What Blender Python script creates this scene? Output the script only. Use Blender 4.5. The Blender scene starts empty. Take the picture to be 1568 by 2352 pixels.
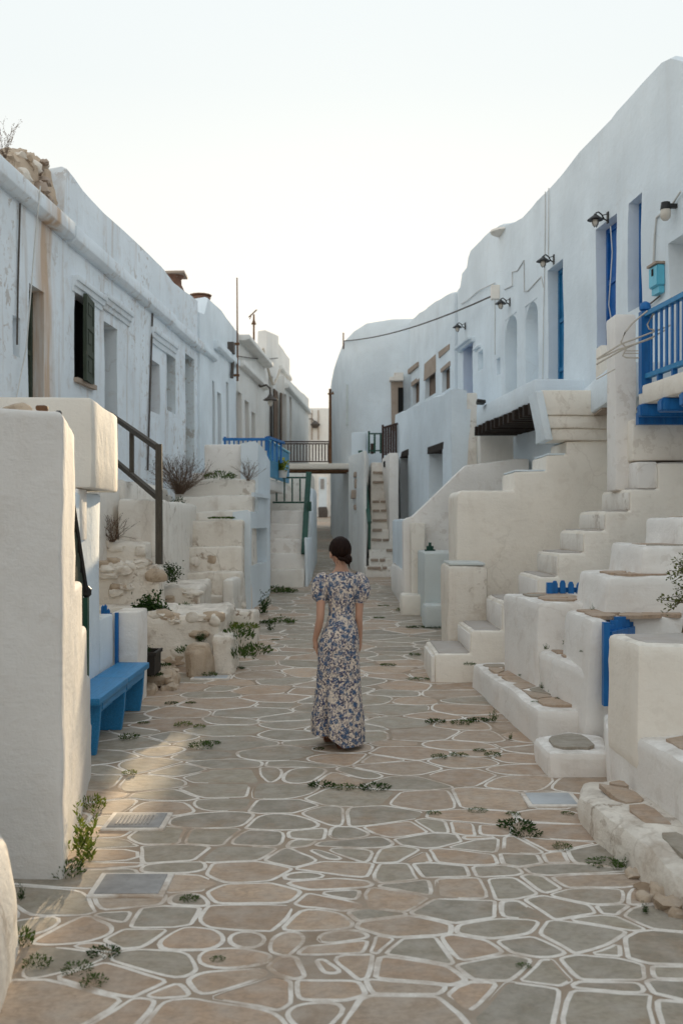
import bpy, bmesh, math, random
from mathutils import Vector, noise
# ------------------------------------------------------------------ camera, sky, sun, exposure
S = bpy.context.scene
C = S.collection
R = math.radians
F, CU, CV, CZ = 2287.0, 784.0, 1200.0, 1.8       # focal length in plan units, centre line, horizon, eye height (m)
cam = bpy.data.cameras.new('camera'); cam_o = bpy.data.objects.new('camera', cam); C.objects.link(cam_o)
cam.lens = 35.0; cam.sensor_width = 36.0; cam.shift_y = 24 / 2352.0
cam.clip_start = 0.1; cam.clip_end = 2000
cam_o.location = (0, 0, CZ); cam_o.rotation_euler = (R(90), 0, 0)
cam.dof.use_dof = True; cam.dof.focus_distance = 7.9; cam.dof.aperture_fstop = 2.8
S.camera = cam_o
SUN_EL, SUN_AZ = 11.0, 1.5                         # degrees; azimuth from straight down the street towards the right
w = bpy.data.worlds.new('World'); S.world = w; w.use_nodes = True
nt = w.node_tree; nt.nodes.clear()
out = nt.nodes.new('ShaderNodeOutputWorld'); bg = nt.nodes.new('ShaderNodeBackground')
sky = nt.nodes.new('ShaderNodeTexSky'); sky.sky_type = 'NISHITA'; sky.sun_disc = False
sky.sun_elevation = R(SUN_EL); sky.sun_rotation = R(SUN_AZ); sky.air_density = 1.0; sky.dust_density = 6.0; sky.ozone_density = 1.0
tc = nt.nodes.new('ShaderNodeTexCoord'); sx = nt.nodes.new('ShaderNodeSeparateXYZ')
rp = nt.nodes.new('ShaderNodeValToRGB')            # thin even haze veil: warm cream low down, pale blue grey overhead
rp.color_ramp.elements[0].position = 0.0; rp.color_ramp.elements[0].color = (1.22, 1.02, 0.78, 1)
rp.color_ramp.elements[1].position = 0.8; rp.color_ramp.elements[1].color = (0.73, 0.80, 0.85, 1)
e = rp.color_ramp.elements.new(0.13); e.color = (0.93, 0.895, 0.82, 1)
e = rp.color_ramp.elements.new(0.40); e.color = (0.755, 0.80, 0.80, 1)
sc_ = nt.nodes.new('ShaderNodeVectorMath'); sc_.operation = 'SCALE'; sc_.inputs['Scale'].default_value = 8.0
mx = nt.nodes.new('ShaderNodeMix'); mx.data_type = 'RGBA'; mx.inputs[0].default_value = 0.988
L = nt.links
L.new(tc.outputs['Generated'], sx.inputs[0]); L.new(sx.outputs['Z'], rp.inputs[0]); L.new(rp.outputs[0], sc_.inputs[0])
L.new(sky.outputs[0], mx.inputs[6]); L.new(sc_.outputs[0], mx.inputs[7]); L.new(mx.outputs[2], bg.inputs[0])
bg.inputs[1].default_value = 0.1; L.new(bg.outputs[0], out.inputs[0])
sd = Vector((math.sin(R(SUN_AZ)) * math.cos(R(SUN_EL)), math.cos(R(SUN_AZ)) * math.cos(R(SUN_EL)), math.sin(R(SUN_EL))))
sl = bpy.data.lights.new('sun', 'SUN'); sl.energy = 5.0; sl.angle = R(0.6); sl.color = (1.0, 0.78, 0.50)
so = bpy.data.objects.new('sun', sl); C.objects.link(so); so.rotation_euler = sd.to_track_quat('Z', 'Y').to_euler(); so.location = (3, 40, 30)
S.view_settings.view_transform = 'Standard'; S.view_settings.look = 'None'; S.view_settings.gamma = 1.0
S.view_settings.use_curve_mapping = False; S.view_settings.exposure = 0.57
S.render.engine = 'CYCLES'
try: S.cycles.max_bounces = 14; S.cycles.diffuse_bounces = 12
except Exception: pass

# ------------------------------------------------------------------ measuring helpers
def XU(u, Y): return (u - CU) * Y / F
def ZV(v, Y): return CZ + (CV - v) * Y / F
def P(u, v, Y): return Vector((XU(u, Y), Y, ZV(v, Y)))
def G(y):                                          # the lane climbs gently beyond the woman
    t = (min(y, 70.0) - 9.4) / 1.3
    sp = t if t > 20 else math.log1p(math.exp(t))
    return 0.047 * 1.3 * sp
def YG(v):                                         # distance of a ground point seen at height v
    lo, hi = 1.5, 80.0
    for _ in range(50):
        m = (lo + hi) / 2
        if CV + (CZ - G(m)) * F / m > v: lo = m
        else: hi = m
    return lo
def rng(seed): return random.Random(seed)

# ------------------------------------------------------------------ materials
def nmat(name, rough=0.85, spec=0.3):
    m = bpy.data.materials.new(name); m.use_nodes = True
    t = m.node_tree; b = t.nodes['Principled BSDF']
    b.inputs['Roughness'].default_value = rough; b.inputs['Specular IOR Level'].default_value = spec
    return m, t, b
def nd(t, typ, **kw):
    n = t.nodes.new(typ)
    for k, v in kw.items(): setattr(n, k, v)
    return n
def wpos(t): return nd(t, 'ShaderNodeNewGeometry').outputs['Position']
def scaled(t, src, s):
    n = nd(t, 'ShaderNodeVectorMath', operation='MULTIPLY'); t.links.new(src, n.inputs[0]); n.inputs[1].default_value = s
    return n.outputs[0]
def noise_n(t, src, scale, detail=4, rough=0.55, dist=0.0):
    n = nd(t, 'ShaderNodeTexNoise'); t.links.new(src, n.inputs['Vector'])
    n.inputs['Scale'].default_value = scale; n.inputs['Detail'].default_value = detail
    n.inputs['Roughness'].default_value = rough; n.inputs['Distortion'].default_value = dist
    return n.outputs['Fac']
def ramp(t, src, stops):
    n = nd(t, 'ShaderNodeValToRGB'); t.links.new(src, n.inputs[0]); el = n.color_ramp.elements
    while len(el) < len(stops): el.new(0.5)
    for e_, (p, c) in zip(el, stops):
        e_.position = p; e_.color = (c, c, c, 1) if isinstance(c, (int, float)) else (*c, 1)
    return n.outputs[0]
def mixc(t, fac, a, b, mode='MIX'):
    n = nd(t, 'ShaderNodeMix', data_type='RGBA', blend_type=mode)
    for i, x in ((0, fac), (6, a), (7, b)):
        if hasattr(x, 'node'): t.links.new(x, n.inputs[i])
        elif i == 0: n.inputs[0].default_value = x
        else: n.inputs[i].default_value = (*x, 1)
    return n.outputs[2]
def mul(t, a, b):
    n = nd(t, 'ShaderNodeMath', operation='MULTIPLY')
    for i, x in ((0, a), (1, b)):
        if hasattr(x, 'node'): t.links.new(x, n.inputs[i])
        else: n.inputs[i].default_value = x
    return n.outputs[0]
def bump(t, b, hs, strength=0.3, dist=0.02):
    prev = None
    for h, st, ds in hs:
        n = nd(t, 'ShaderNodeBump'); n.inputs['Strength'].default_value = st; n.inputs['Distance'].default_value = ds
        t.links.new(h, n.inputs['Height'])
        if prev: t.links.new(prev, n.inputs['Normal'])
        prev = n.outputs[0]
    t.links.new(prev, b.inputs['Normal'])

def plaster(name, col=(0.80, 0.785, 0.76), dirt=0.1, stain=(0.42, 0.29, 0.18), chip=0.0, streak=0.0, relief=1.0, tone=0.06, rust=None):
    m, t, b = nmat(name, 0.92, 0.2); p = wpos(t)
    big = noise_n(t, p, 0.9, 5); fine = noise_n(t, p, 14, 6, 0.6); mid = noise_n(t, p, 3.2, 6, 0.65)
    c2 = tuple(x * (1 - tone * 1.8) for x in col)
    c = mixc(t, ramp(t, big, [(0.35, 0.0), (0.65, 1.0)]), col, c2)
    c = mixc(t, mul(t, ramp(t, fine, [(0.52, 0.0), (0.75, 1.0)]), 0.25), c, tuple(x * 0.86 for x in col))
    if dirt:
        c = mixc(t, mul(t, ramp(t, mid, [(0.55, 0.0), (0.72, 1.0)]), dirt), c, stain)
    if streak:
        sv = scaled(t, p, (4.5, 4.5, 0.35)); sn = noise_n(t, sv, 1.0, 5, 0.6)
        c = mixc(t, mul(t, ramp(t, sn, [(0.56, 0.0), (0.70, 1.0)]), streak), c, stain)
    if rust:                                       # one old rust run down the wall below a roof spout
        ys = nd(t, 'ShaderNodeSeparateXYZ'); t.links.new(p, ys.inputs[0])
        d_ = nd(t, 'ShaderNodeMath', operation='SUBTRACT'); t.links.new(ys.outputs['Y'], d_.inputs[0]); d_.inputs[1].default_value = rust
        a_ = nd(t, 'ShaderNodeMath', operation='ABSOLUTE'); t.links.new(d_.outputs[0], a_.inputs[0])
        rn = noise_n(t, scaled(t, p, (6, 6, .5)), 1.0, 5, 0.6)
        c = mixc(t, mul(t, ramp(t, a_.outputs[0], [(0.10, 0.8), (0.42, 0.0)]), ramp(t, rn, [(0.35, 0.1), (0.6, 1.0)])), c, (0.50, 0.32, 0.18))
    if chip:
        ch = noise_n(t, p, 5.5, 8, 0.68, 0.4)
        cl = ramp(t, noise_n(t, p, 0.75, 3, 0.5), [(0.48, 0.0), (0.64, 1.0)])
        c = mixc(t, mul(t, mul(t, ramp(t, ch, [(0.555, 0.0), (0.59, 1.0)]), cl), min(1, chip)), c, tuple(x * 0.75 for x in stain))
    ds = nd(t, 'ShaderNodeVectorMath', operation='ADD'); dn = nd(t, 'ShaderNodeTexNoise'); t.links.new(p, dn.inputs['Vector']); dn.inputs['Scale'].default_value = 2.5; dn.inputs['Detail'].default_value = 5
    t.links.new(p, ds.inputs[0]); t.links.new(scaled(t, dn.outputs['Color'], (.5, .5, .5)), ds.inputs[1])
    vc = nd(t, 'ShaderNodeTexVoronoi', feature='DISTANCE_TO_EDGE'); t.links.new(ds.outputs[0], vc.inputs['Vector']); vc.inputs['Scale'].default_value = 1.15
    ck = mul(t, ramp(t, vc.outputs['Distance'], [(0.004, 1.0), (0.014, 0.0)]), ramp(t, noise_n(t, p, 0.8, 3), [(0.50, 0.0), (0.58, 1.0)]))
    c = mixc(t, mul(t, ck, 0.04 + 0.42 * min(1, dirt)), c, tuple(x * 0.6 for x in stain))      # hairline cracks
    gz = nd(t, 'ShaderNodeSeparateXYZ'); t.links.new(nd(t, 'ShaderNodeNewGeometry').outputs['True Normal'], gz.inputs[0])
    tr = mul(t, ramp(t, gz.outputs['Z'], [(0.75, 0.0), (0.95, 1.0)]), ramp(t, noise_n(t, p, 5.5, 6, 0.65), [(0.36, 0.0), (0.66, 0.62)]))
    c = mixc(t, tr, c, (0.40, 0.345, 0.29))                                                   # trodden dust on treads and tops
    t.links.new(c, b.inputs['Base Color'])
    br = noise_n(t, scaled(t, p, (7, 7, 22)), 1.0, 4, 0.6)
    bump(t, b, [(mid, 0.40 * relief, 0.03), (br, 0.22 * relief, 0.012), (noise_n(t, p, 45, 4, 0.6), 0.28 * relief, 0.006)])
    return m
def simple(name, col, rough=0.6, var=0.25, sc=9.0, worn=None, wear=0.0, metal=0.0, stretch=None, spec=0.35, bmp=0.15):
    m, t, b = nmat(name, rough, spec); p = wpos(t)
    b.inputs['Metallic'].default_value = metal
    pv = scaled(t, p, stretch) if stretch else p
    n = noise_n(t, pv, sc, 6, 0.6)
    c = mixc(t, ramp(t, n, [(0.3, 0.0), (0.7, 1.0)]), col, tuple(x * (1 - var) for x in col))
    if worn: c = mixc(t, mul(t, ramp(t, noise_n(t, pv, sc * 1.7, 8, 0.7), [(0.60, 0.0), (0.66, 1.0)]), wear), c, worn)
    t.links.new(c, b.inputs['Base Color'])
    bump(t, b, [(n, bmp, 0.01)])
    return m
def leafmat(name, c1, c2, trans=0.25):
    m, t, b = nmat(name, 0.75, 0.08)
    oi = nd(t, 'ShaderNodeNewGeometry')
    c = mixc(t, oi.outputs['Random Per Island'], c1, c2); t.links.new(c, b.inputs['Base Color'])
    tr = nd(t, 'ShaderNodeBsdfTranslucent'); t.links.new(c, tr.inputs[0])
    ms = nd(t, 'ShaderNodeMixShader'); ms.inputs[0].default_value = trans
    t.links.new(b.outputs[0], ms.inputs[1]); t.links.new(tr.outputs[0], ms.inputs[2])
    t.links.new(ms.outputs[0], t.nodes['Material Output'].inputs[0])
    return m
def stonemat(name):
    m, t, b = nmat(name, 0.75, 0.35); p = wpos(t)
    at = nd(t, 'ShaderNodeAttribute', attribute_name='tint')
    blot = noise_n(t, p, 2.6, 6, 0.62, 0.3); grain = noise_n(t, p, 30, 6, 0.65)
    vein = noise_n(t, scaled(t, p, (2.2, 5.5, 2.2)), 1.9, 7, 0.62, 1.2)
    c = mixc(t, mul(t, ramp(t, blot, [(0.50, 0.0), (0.66, 1.0)]), 0.55), at.outputs['Color'], (0.36, 0.245, 0.16))
    c = mixc(t, mul(t, ramp(t, vein, [(0.46, 0.0), (0.5, 1.0), (0.54, 0.0)]), 0.35), c, (0.20, 0.145, 0.10))
    c = mixc(t, mul(t, ramp(t, grain, [(0.35, 1.0), (0.6, 0.0)]), 0.28), c, (0.13, 0.12, 0.105))
    c = mixc(t, mul(t, ramp(t, noise_n(t, p, 7.5, 8, 0.7), [(0.42, 0.0), (0.70, 1.0)]), 0.55), c, (0.46, 0.41, 0.36))
    t.links.new(c, b.inputs['Base Color'])
    t.links.new(ramp(t, grain, [(0.3, 0.55), (0.7, 0.85)]), b.inputs['Roughness'])
    bump(t, b, [(vein, 0.35, 0.012), (grain, 0.3, 0.004)])
    return m
def jointmat(name):
    m, t, b = nmat(name, 0.9, 0.2); p = wpos(t)
    a = noise_n(t, p, 1.7, 7, 0.65, 0.4); g = noise_n(t, p, 22, 6, 0.65)
    c = mixc(t, ramp(t, g, [(0.35, 0.0), (0.65, 1.0)]), (0.76, 0.71, 0.65), (0.62, 0.56, 0.50))
    c = mixc(t, mul(t, ramp(t, a, [(0.50, 0.0), (0.64, 1.0)]), 0.85), c, (0.34, 0.24, 0.165))
    t.links.new(c, b.inputs['Base Color']); bump(t, b, [(g, 0.4, 0.006)])
    return m

M = {}
M['white'] = plaster('whitewash clean', (0.87, 0.83, 0.785), 0.18, chip=0.22, streak=0.07, relief=1.3)
M['whiteblue'] = plaster('whitewash cool light tint', (0.77, 0.84, 0.89), 0.05, streak=0.05, tone=0.08, relief=1.2)  # blue skylight on the lane-side walls is put into this whitewash colour
M['leftwall'] = plaster('whitewash weathered', (0.77, 0.83, 0.88), 0.30, (0.40, 0.28, 0.18), chip=0.5, streak=0.36, rust=12.75)  # real stains and chips over a base tinted for the cool light
M['cream'] = plaster('whitewash warm light tint', (0.88, 0.815, 0.725), 0.18, chip=0.2, streak=0.05, relief=1.3)  # warm light on camera-facing walls is put into this whitewash colour
M['blockwhite'] = plaster('whitewash greyed', (0.73, 0.70, 0.665), 0.12, chip=0.12, streak=0.06, relief=1.4)
M['aged'] = plaster('whitewash aged', (0.83, 0.785, 0.72), 0.30, (0.36, 0.26, 0.18), chip=0.5, streak=0.25, relief=1.6)
M['rough'] = plaster('whitewash over rubble', (0.80, 0.735, 0.65), 0.55, (0.34, 0.23, 0.145), chip=1.0, streak=0.2, relief=2.4)
M['rubble'] = plaster('bare rubble', (0.54, 0.43, 0.325), 0.7, (0.28, 0.19, 0.12), chip=0.8, relief=3.0)
M['greyplaster'] = plaster('grey green plaster', (0.62, 0.66, 0.65), 0.08)
M['farwhite'] = plaster('whitewash far', (0.80, 0.79, 0.76), 0.12, streak=0.15)
M['cement'] = plaster('grey cement tread', (0.47, 0.43, 0.40), 0.35, (0.30, 0.23, 0.18), relief=1.4)
M['stone'] = stonemat('paving stone')
M['joint'] = jointmat('white painted joint')
M['filler'] = plaster('brown stone filler', (0.36, 0.27, 0.195), 0.5, (0.22, 0.145, 0.095), relief=1.6, tone=0.15)
M['earth'] = simple('bare earth', (0.38, 0.32, 0.26), 0.95, 0.4, 4)
M['brownstone'] = plaster('brown lintel stone', (0.40, 0.32, 0.26), 0.5, (0.22, 0.16, 0.11), relief=2)
M['blue'] = simple('bright blue paint', (0.010, 0.155, 0.45), 0.45, 0.35, 7, (0.10, 0.27, 0.46), 0.5, stretch=(3, 3, .5), bmp=.3)
M['deepblue'] = simple('deep blue paint', (0.006, 0.12, 0.42), 0.5, 0.3, 7)
M['bluebench'] = simple('sky blue bench paint', (0.03, 0.25, 0.52), 0.5, 0.3, 10, (0.30, 0.46, 0.57), 0.55, stretch=(7, .5, 7), bmp=.4)
M['teal'] = simple('teal door paint', (0.02, 0.20, 0.42), 0.5, 0.35, 6, (0.3, 0.36, 0.38), 0.15)
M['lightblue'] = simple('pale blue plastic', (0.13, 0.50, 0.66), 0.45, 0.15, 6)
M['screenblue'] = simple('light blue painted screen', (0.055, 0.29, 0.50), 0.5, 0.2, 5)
M['green'] = simple('dark green paint', (0.012, 0.075, 0.050), 0.45, 0.35, 8, (0.2, 0.2, 0.16), 0.12)
M['oldgreen'] = simple('weathered green paint', (0.055, 0.072, 0.050), 0.8, 0.45, 8, (0.17, 0.13, 0.09), 0.6, stretch=(4, 4, .5))
M['railwood'] = simple('weathered grey timber', (0.095, 0.080, 0.062), 0.85, 0.4, 9, (0.20, 0.17, 0.13), 0.5, stretch=(5, 5, .6))
M['brown'] = simple('dark brown paint', (0.055, 0.028, 0.022), 0.6, 0.3, 8, (0.16, 0.10, 0.07), 0.3)
M['beam'] = simple('old roof timber', (0.032, 0.020, 0.014), 0.9, 0.5, 5, (0.10, 0.065, 0.04), 0.4)
M['shutterbrown'] = simple('bare brown shutter', (0.22, 0.155, 0.115), 0.8, 0.35, 7, stretch=(6, 6, .6))
M['black'] = simple('dark interior', (0.012, 0.011, 0.010), 0.9, 0.2)
M['iron'] = simple('black iron', (0.020, 0.019, 0.019), 0.5, 0.3, 12)
M['cable'] = simple('dark cable', (0.10, 0.085, 0.075), 0.7, 0.3, 12)
M['whitecable'] = simple('painted cable', (0.60, 0.60, 0.58), 0.7, 0.15, 12)
M['wire'] = simple('cream coated wire', (0.60, 0.53, 0.44), 0.5, 0.25, 20, (0.3, 0.2, 0.13), 0.3)
M['rust'] = simple('rusty metal', (0.20, 0.105, 0.055), 0.85, 0.5, 9)
M['terracotta'] = simple('terracotta', (0.22, 0.12, 0.085), 0.9, 0.4, 9, (0.45, 0.38, 0.33), 0.5)
M['lid'] = simple('worn metal cover', (0.36, 0.345, 0.335), 0.6, 0.3, 11, (0.18, 0.15, 0.13), 0.4, metal=0.3)
M['palelid'] = simple('pale metal cover', (0.48, 0.50, 0.52), 0.5, 0.15, 11, metal=0.3)  # paler, smoother grey than the other covers
M['darkbox'] = simple('dark planter plastic', (0.030, 0.024, 0.020), 0.7, 0.4, 8)
M['glass'] = simple('frosted lamp glass', (0.62, 0.57, 0.50), 0.25, 0.15, 8)
M['skin'] = simple('skin', (0.50, 0.285, 0.20), 0.5, 0.12, 14, bmp=0.05)
M['hair'] = simple('dark brown hair', (0.020, 0.008, 0.005), 0.62, 0.6, 26, (0.060, 0.022, 0.010), 0.4, stretch=(3, 3, .35), spec=0.12, bmp=0.3)
M['sandal'] = simple('tan leather', (0.20, 0.085, 0.045), 0.6, 0.3, 9)
M['leaf'] = leafmat('green leaf', (0.040, 0.080, 0.018), (0.090, 0.135, 0.035))
M['leafdark'] = leafmat('dark green leaf', (0.020, 0.046, 0.012), (0.050, 0.088, 0.024))
M['leaflit'] = leafmat('sunlit yellow green leaf', (0.085, 0.14, 0.022), (0.17, 0.19, 0.04), 0.4)  # brighter copy of the leaf colour, sunlight painted in
M['olive'] = leafmat('olive leaf', (0.09, 0.11, 0.035), (0.16, 0.165, 0.06), 0.35)
M['dry'] = leafmat('dry twig', (0.11, 0.075, 0.055), (0.20, 0.14, 0.10), 0.1)
M['stem'] = simple('plant stem', (0.10, 0.075, 0.04), 0.8, 0.3, 12)

# dress fabric: cream cotton with a small blue flower print
def dressmat():
    m, t, b = nmat('blue floral cotton', 0.85, 0.2); p = nd(t, 'ShaderNodeTexCoord').outputs['Object']
    base = (0.70, 0.60, 0.50)
    wob = nd(t, 'ShaderNodeVectorMath', operation='ADD'); wn = nd(t, 'ShaderNodeTexNoise'); t.links.new(p, wn.inputs['Vector'])
    wn.inputs['Scale'].default_value = 26; wn.inputs['Detail'].default_value = 4
    t.links.new(p, wob.inputs[0]); t.links.new(scaled(t, wn.outputs['Color'], (0.03, 0.03, 0.03)), wob.inputs[1]); q = wob.outputs[0]
    c = base
    sp = noise_n(t, q, 62, 4, 0.7)
    reg = noise_n(t, p, 11, 3, 0.5)
    c = mixc(t, mul(t, ramp(t, sp, [(0.485, 0.0), (0.53, 1.0)]), ramp(t, reg, [(0.36, 0.25), (0.50, 1.0)])), c, (0.075, 0.072, 0.115))
    sp2 = noise_n(t, scaled(t, q, (1, 1, .45)), 75, 3, 0.6)
    c = mixc(t, mul(t, ramp(t, sp2, [(0.56, 0.0), (0.60, 1.0)]), 0.85), c, (0.05, 0.075, 0.18))
    vo = nd(t, 'ShaderNodeTexVoronoi'); t.links.new(q, vo.inputs['Vector']); vo.inputs['Scale'].default_value = 20
    fl = mul(t, ramp(t, vo.outputs['Distance'], [(0.33, 1.0), (0.47, 0.0)]), ramp(t, noise_n(t, q, 85, 3, 0.6), [(0.40, 0.15), (0.50, 1.0)]))
    c = mixc(t, fl, c, (0.055, 0.105, 0.20))
    t.links.new(c, b.inputs['Base Color'])
    bump(t, b, [(noise_n(t, p, 9, 3), 0.25, 0.02)])
    return m
M['dress'] = dressmat()

# ------------------------------------------------------------------ object helpers
WORLD = {}                                         # object name -> world origin
def reg(o, label, cat, group=None, kind=None):
    if label: o['label'] = label
    if cat: o['category'] = cat
    if group: o['group'] = group
    if kind: o['kind'] = kind
    return o
def thing(name, label, cat, loc, group=None):
    o = bpy.data.objects.new(name, None); C.objects.link(o); o.location = loc; o.empty_display_size = 0.1
    WORLD[o.name] = Vector(loc)
    return reg(o, label, cat, group)
def finish(me, smooth):
    if smooth is None: return
    me.polygons.foreach_set('use_smooth', [True] * len(me.polygons))
    if smooth < 180: me.set_sharp_from_angle(angle=R(smooth))
def build(bm, name, mat, parent=None, label=None, cat=None, group=None, kind=None, smooth=35, origin=None):
    if bm.verts:
        lo = Vector([min(v.co[i] for v in bm.verts) for i in range(3)]); hi = Vector([max(v.co[i] for v in bm.verts) for i in range(3)])
    else: lo = hi = Vector((0, 0, 0))
    og = Vector(origin) if origin is not None else Vector(((lo.x + hi.x) / 2, (lo.y + hi.y) / 2, lo.z))
    for v in bm.verts: v.co -= og
    me = bpy.data.meshes.new(name); bm.to_mesh(me); bm.free()
    mats = mat if isinstance(mat, (list, tuple)) else [mat]
    for m_ in mats: me.materials.append(M[m_] if isinstance(m_, str) else m_)
    finish(me, smooth)
    o = bpy.data.objects.new(name, me); C.objects.link(o)
    if parent is not None:
        o.parent = parent; o.location = og - WORLD[parent.name]
    else: o.location = og
    WORLD[o.name] = og
    return reg(o, label, cat, group, kind)
def link_copy(o, parent=None, loc=None, rotz=None, scale=None, label=None):
    c = o.copy(); C.objects.link(c)
    if parent is not None: c.parent = parent
    if loc is not None: c.location = loc; WORLD[c.name] = Vector(loc)
    if rotz is not None: c.rotation_euler = (0, 0, rotz)
    if scale is not None: c.scale = scale if hasattr(scale, '__len__') else (scale,) * 3
    if label: c['label'] = label
    for ch in list(o.children): link_copy(ch, c)
    return c
def box8(bm, p):                                   # p: four bottom points then four top points, same winding
    v = [bm.verts.new(q) for q in p]
    for f in ((0, 3, 2, 1), (4, 5, 6, 7), (0, 1, 5, 4), (1, 2, 6, 5), (2, 3, 7, 6), (3, 0, 4, 7)): bm.faces.new([v[i] for i in f])
    return v
def box(bm, x0, x1, y0, y1, z0, z1):
    return box8(bm, [(x0, y0, z0), (x1, y0, z0), (x1, y1, z0), (x0, y1, z0), (x0, y0, z1), (x1, y0, z1), (x1, y1, z1), (x0, y1, z1)])
def bar(bm, a, b, wd, ht=None, up=(0, 0, 1)):      # square bar between two points
    a = Vector(a); b = Vector(b); ht = ht or wd; d = (b - a).normalized(); u = Vector(up)
    if abs(d.dot(u)) > 0.95: u = Vector((1, 0, 0))
    s = d.cross(u).normalized() * wd / 2; t = s.cross(d).normalized() * ht / 2
    return box8(bm, [a - s - t, a + s - t, b + s - t, b - s - t, a - s + t, a + s + t, b + s + t, b - s + t])
def tube(bm, pts, r, n=6, r2=None):
    pts = [Vector(p) for p in pts]; rings = []
    for i, p in enumerate(pts):
        d = (pts[min(i + 1, len(pts) - 1)] - pts[max(i - 1, 0)]).normalized()
        u = Vector((0, 0, 1)) if abs(d.z) < 0.9 else Vector((1, 0, 0))
        s = d.cross(u).normalized(); t = s.cross(d)
        rr = r + ((r2 - r) * i / (len(pts) - 1) if r2 is not None else 0)
        rings.append([bm.verts.new(p + (s * math.cos(k * 2 * math.pi / n) + t * math.sin(k * 2 * math.pi / n)) * rr) for k in range(n)])
    for a, b in zip(rings, rings[1:]):
        for k in range(n): bm.faces.new((a[k], a[(k + 1) % n], b[(k + 1) % n], b[k]))
    bm.faces.new(rings[0][::-1]); bm.faces.new(rings[-1])
def lathe(bm, prof, c=(0, 0, 0), n=12):
    c = Vector(c); rings = [[bm.verts.new(c + Vector((r * math.cos(k * 2 * math.pi / n), r * math.sin(k * 2 * math.pi / n), z))) for k in range(n)] for r, z in prof]
    for a, b in zip(rings, rings[1:]):
        for k in range(n): bm.faces.new((a[k], a[(k + 1) % n], b[(k + 1) % n], b[k]))
    bm.faces.new(rings[0][::-1]); bm.faces.new(rings[-1])
def cuts(bm, cell, lo, hi):
    for ax in range(3):
        n = int((hi[ax] - lo[ax]) / cell)
        for i in range(1, n + 1):
            co = Vector((0, 0, 0)); co[ax] = lo[ax] + (hi[ax] - lo[ax]) * i / (n + 1); no = Vector((0, 0, 0)); no[ax] = 1
            bmesh.ops.bisect_plane(bm, geom=bm.verts[:] + bm.edges[:] + bm.faces[:], plane_co=co, plane_no=no, dist=1e-5)
def wobble(bm, amp, f1=1.1, f2=4.5):
    for v in bm.verts:
        v.co += noise.noise_vector(v.co * f1) * amp + noise.noise_vector(v.co * f2 + Vector((7, 3, 1))) * amp * 0.45 + noise.noise_vector(v.co * 11 + Vector((1, 9, 4))) * amp * 0.28
def prism(pts, vec, bev=0.03, amp=0.012, cell=0.45, seg=2, f2=4.5):   # polygon swept along a vector, edges rounded, hand-plastered wobble
    bm = bmesh.new(); vec = Vector(vec); pts = [Vector(p) for p in pts]
    a = [bm.verts.new(p) for p in pts]; b = [bm.verts.new(p + vec) for p in pts]; n = len(pts)
    bm.faces.new(a); bm.faces.new(b[::-1])
    for i in range(n): bm.faces.new((a[i], b[i], b[(i + 1) % n], a[(i + 1) % n]))
    bmesh.ops.recalc_face_normals(bm, faces=bm.faces[:])
    if bev: bmesh.ops.bevel(bm, geom=bm.edges[:], offset=bev, segments=seg, profile=0.5, affect='EDGES', clamp_overlap=True)
    lo = [min(v.co[i] for v in bm.verts) for i in range(3)]; hi = [max(v.co[i] for v in bm.verts) for i in range(3)]
    if cell: cuts(bm, cell, lo, hi)
    if amp: wobble(bm, amp, f2=f2)
    return bm
def blk(x0, x1, y0, y1, z0, z1, **k):
    return prism([(x0, y0, z0), (x1, y0, z0), (x1, y1, z0), (x0, y1, z0)], (0, 0, z1 - z0), **k)
def fblk(u0, u1, v0, v1, Y, dep, **k):             # a block whose front face is measured at distance Y
    return blk(XU(u0, Y), XU(u1, Y), Y, Y + dep, ZV(v1, Y), ZV(v0, Y), **k)
def plan(pts, z0, z1, **k): return prism([(x, y, z0) for x, y in pts], (0, 0, z1 - z0), **k)

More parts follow.
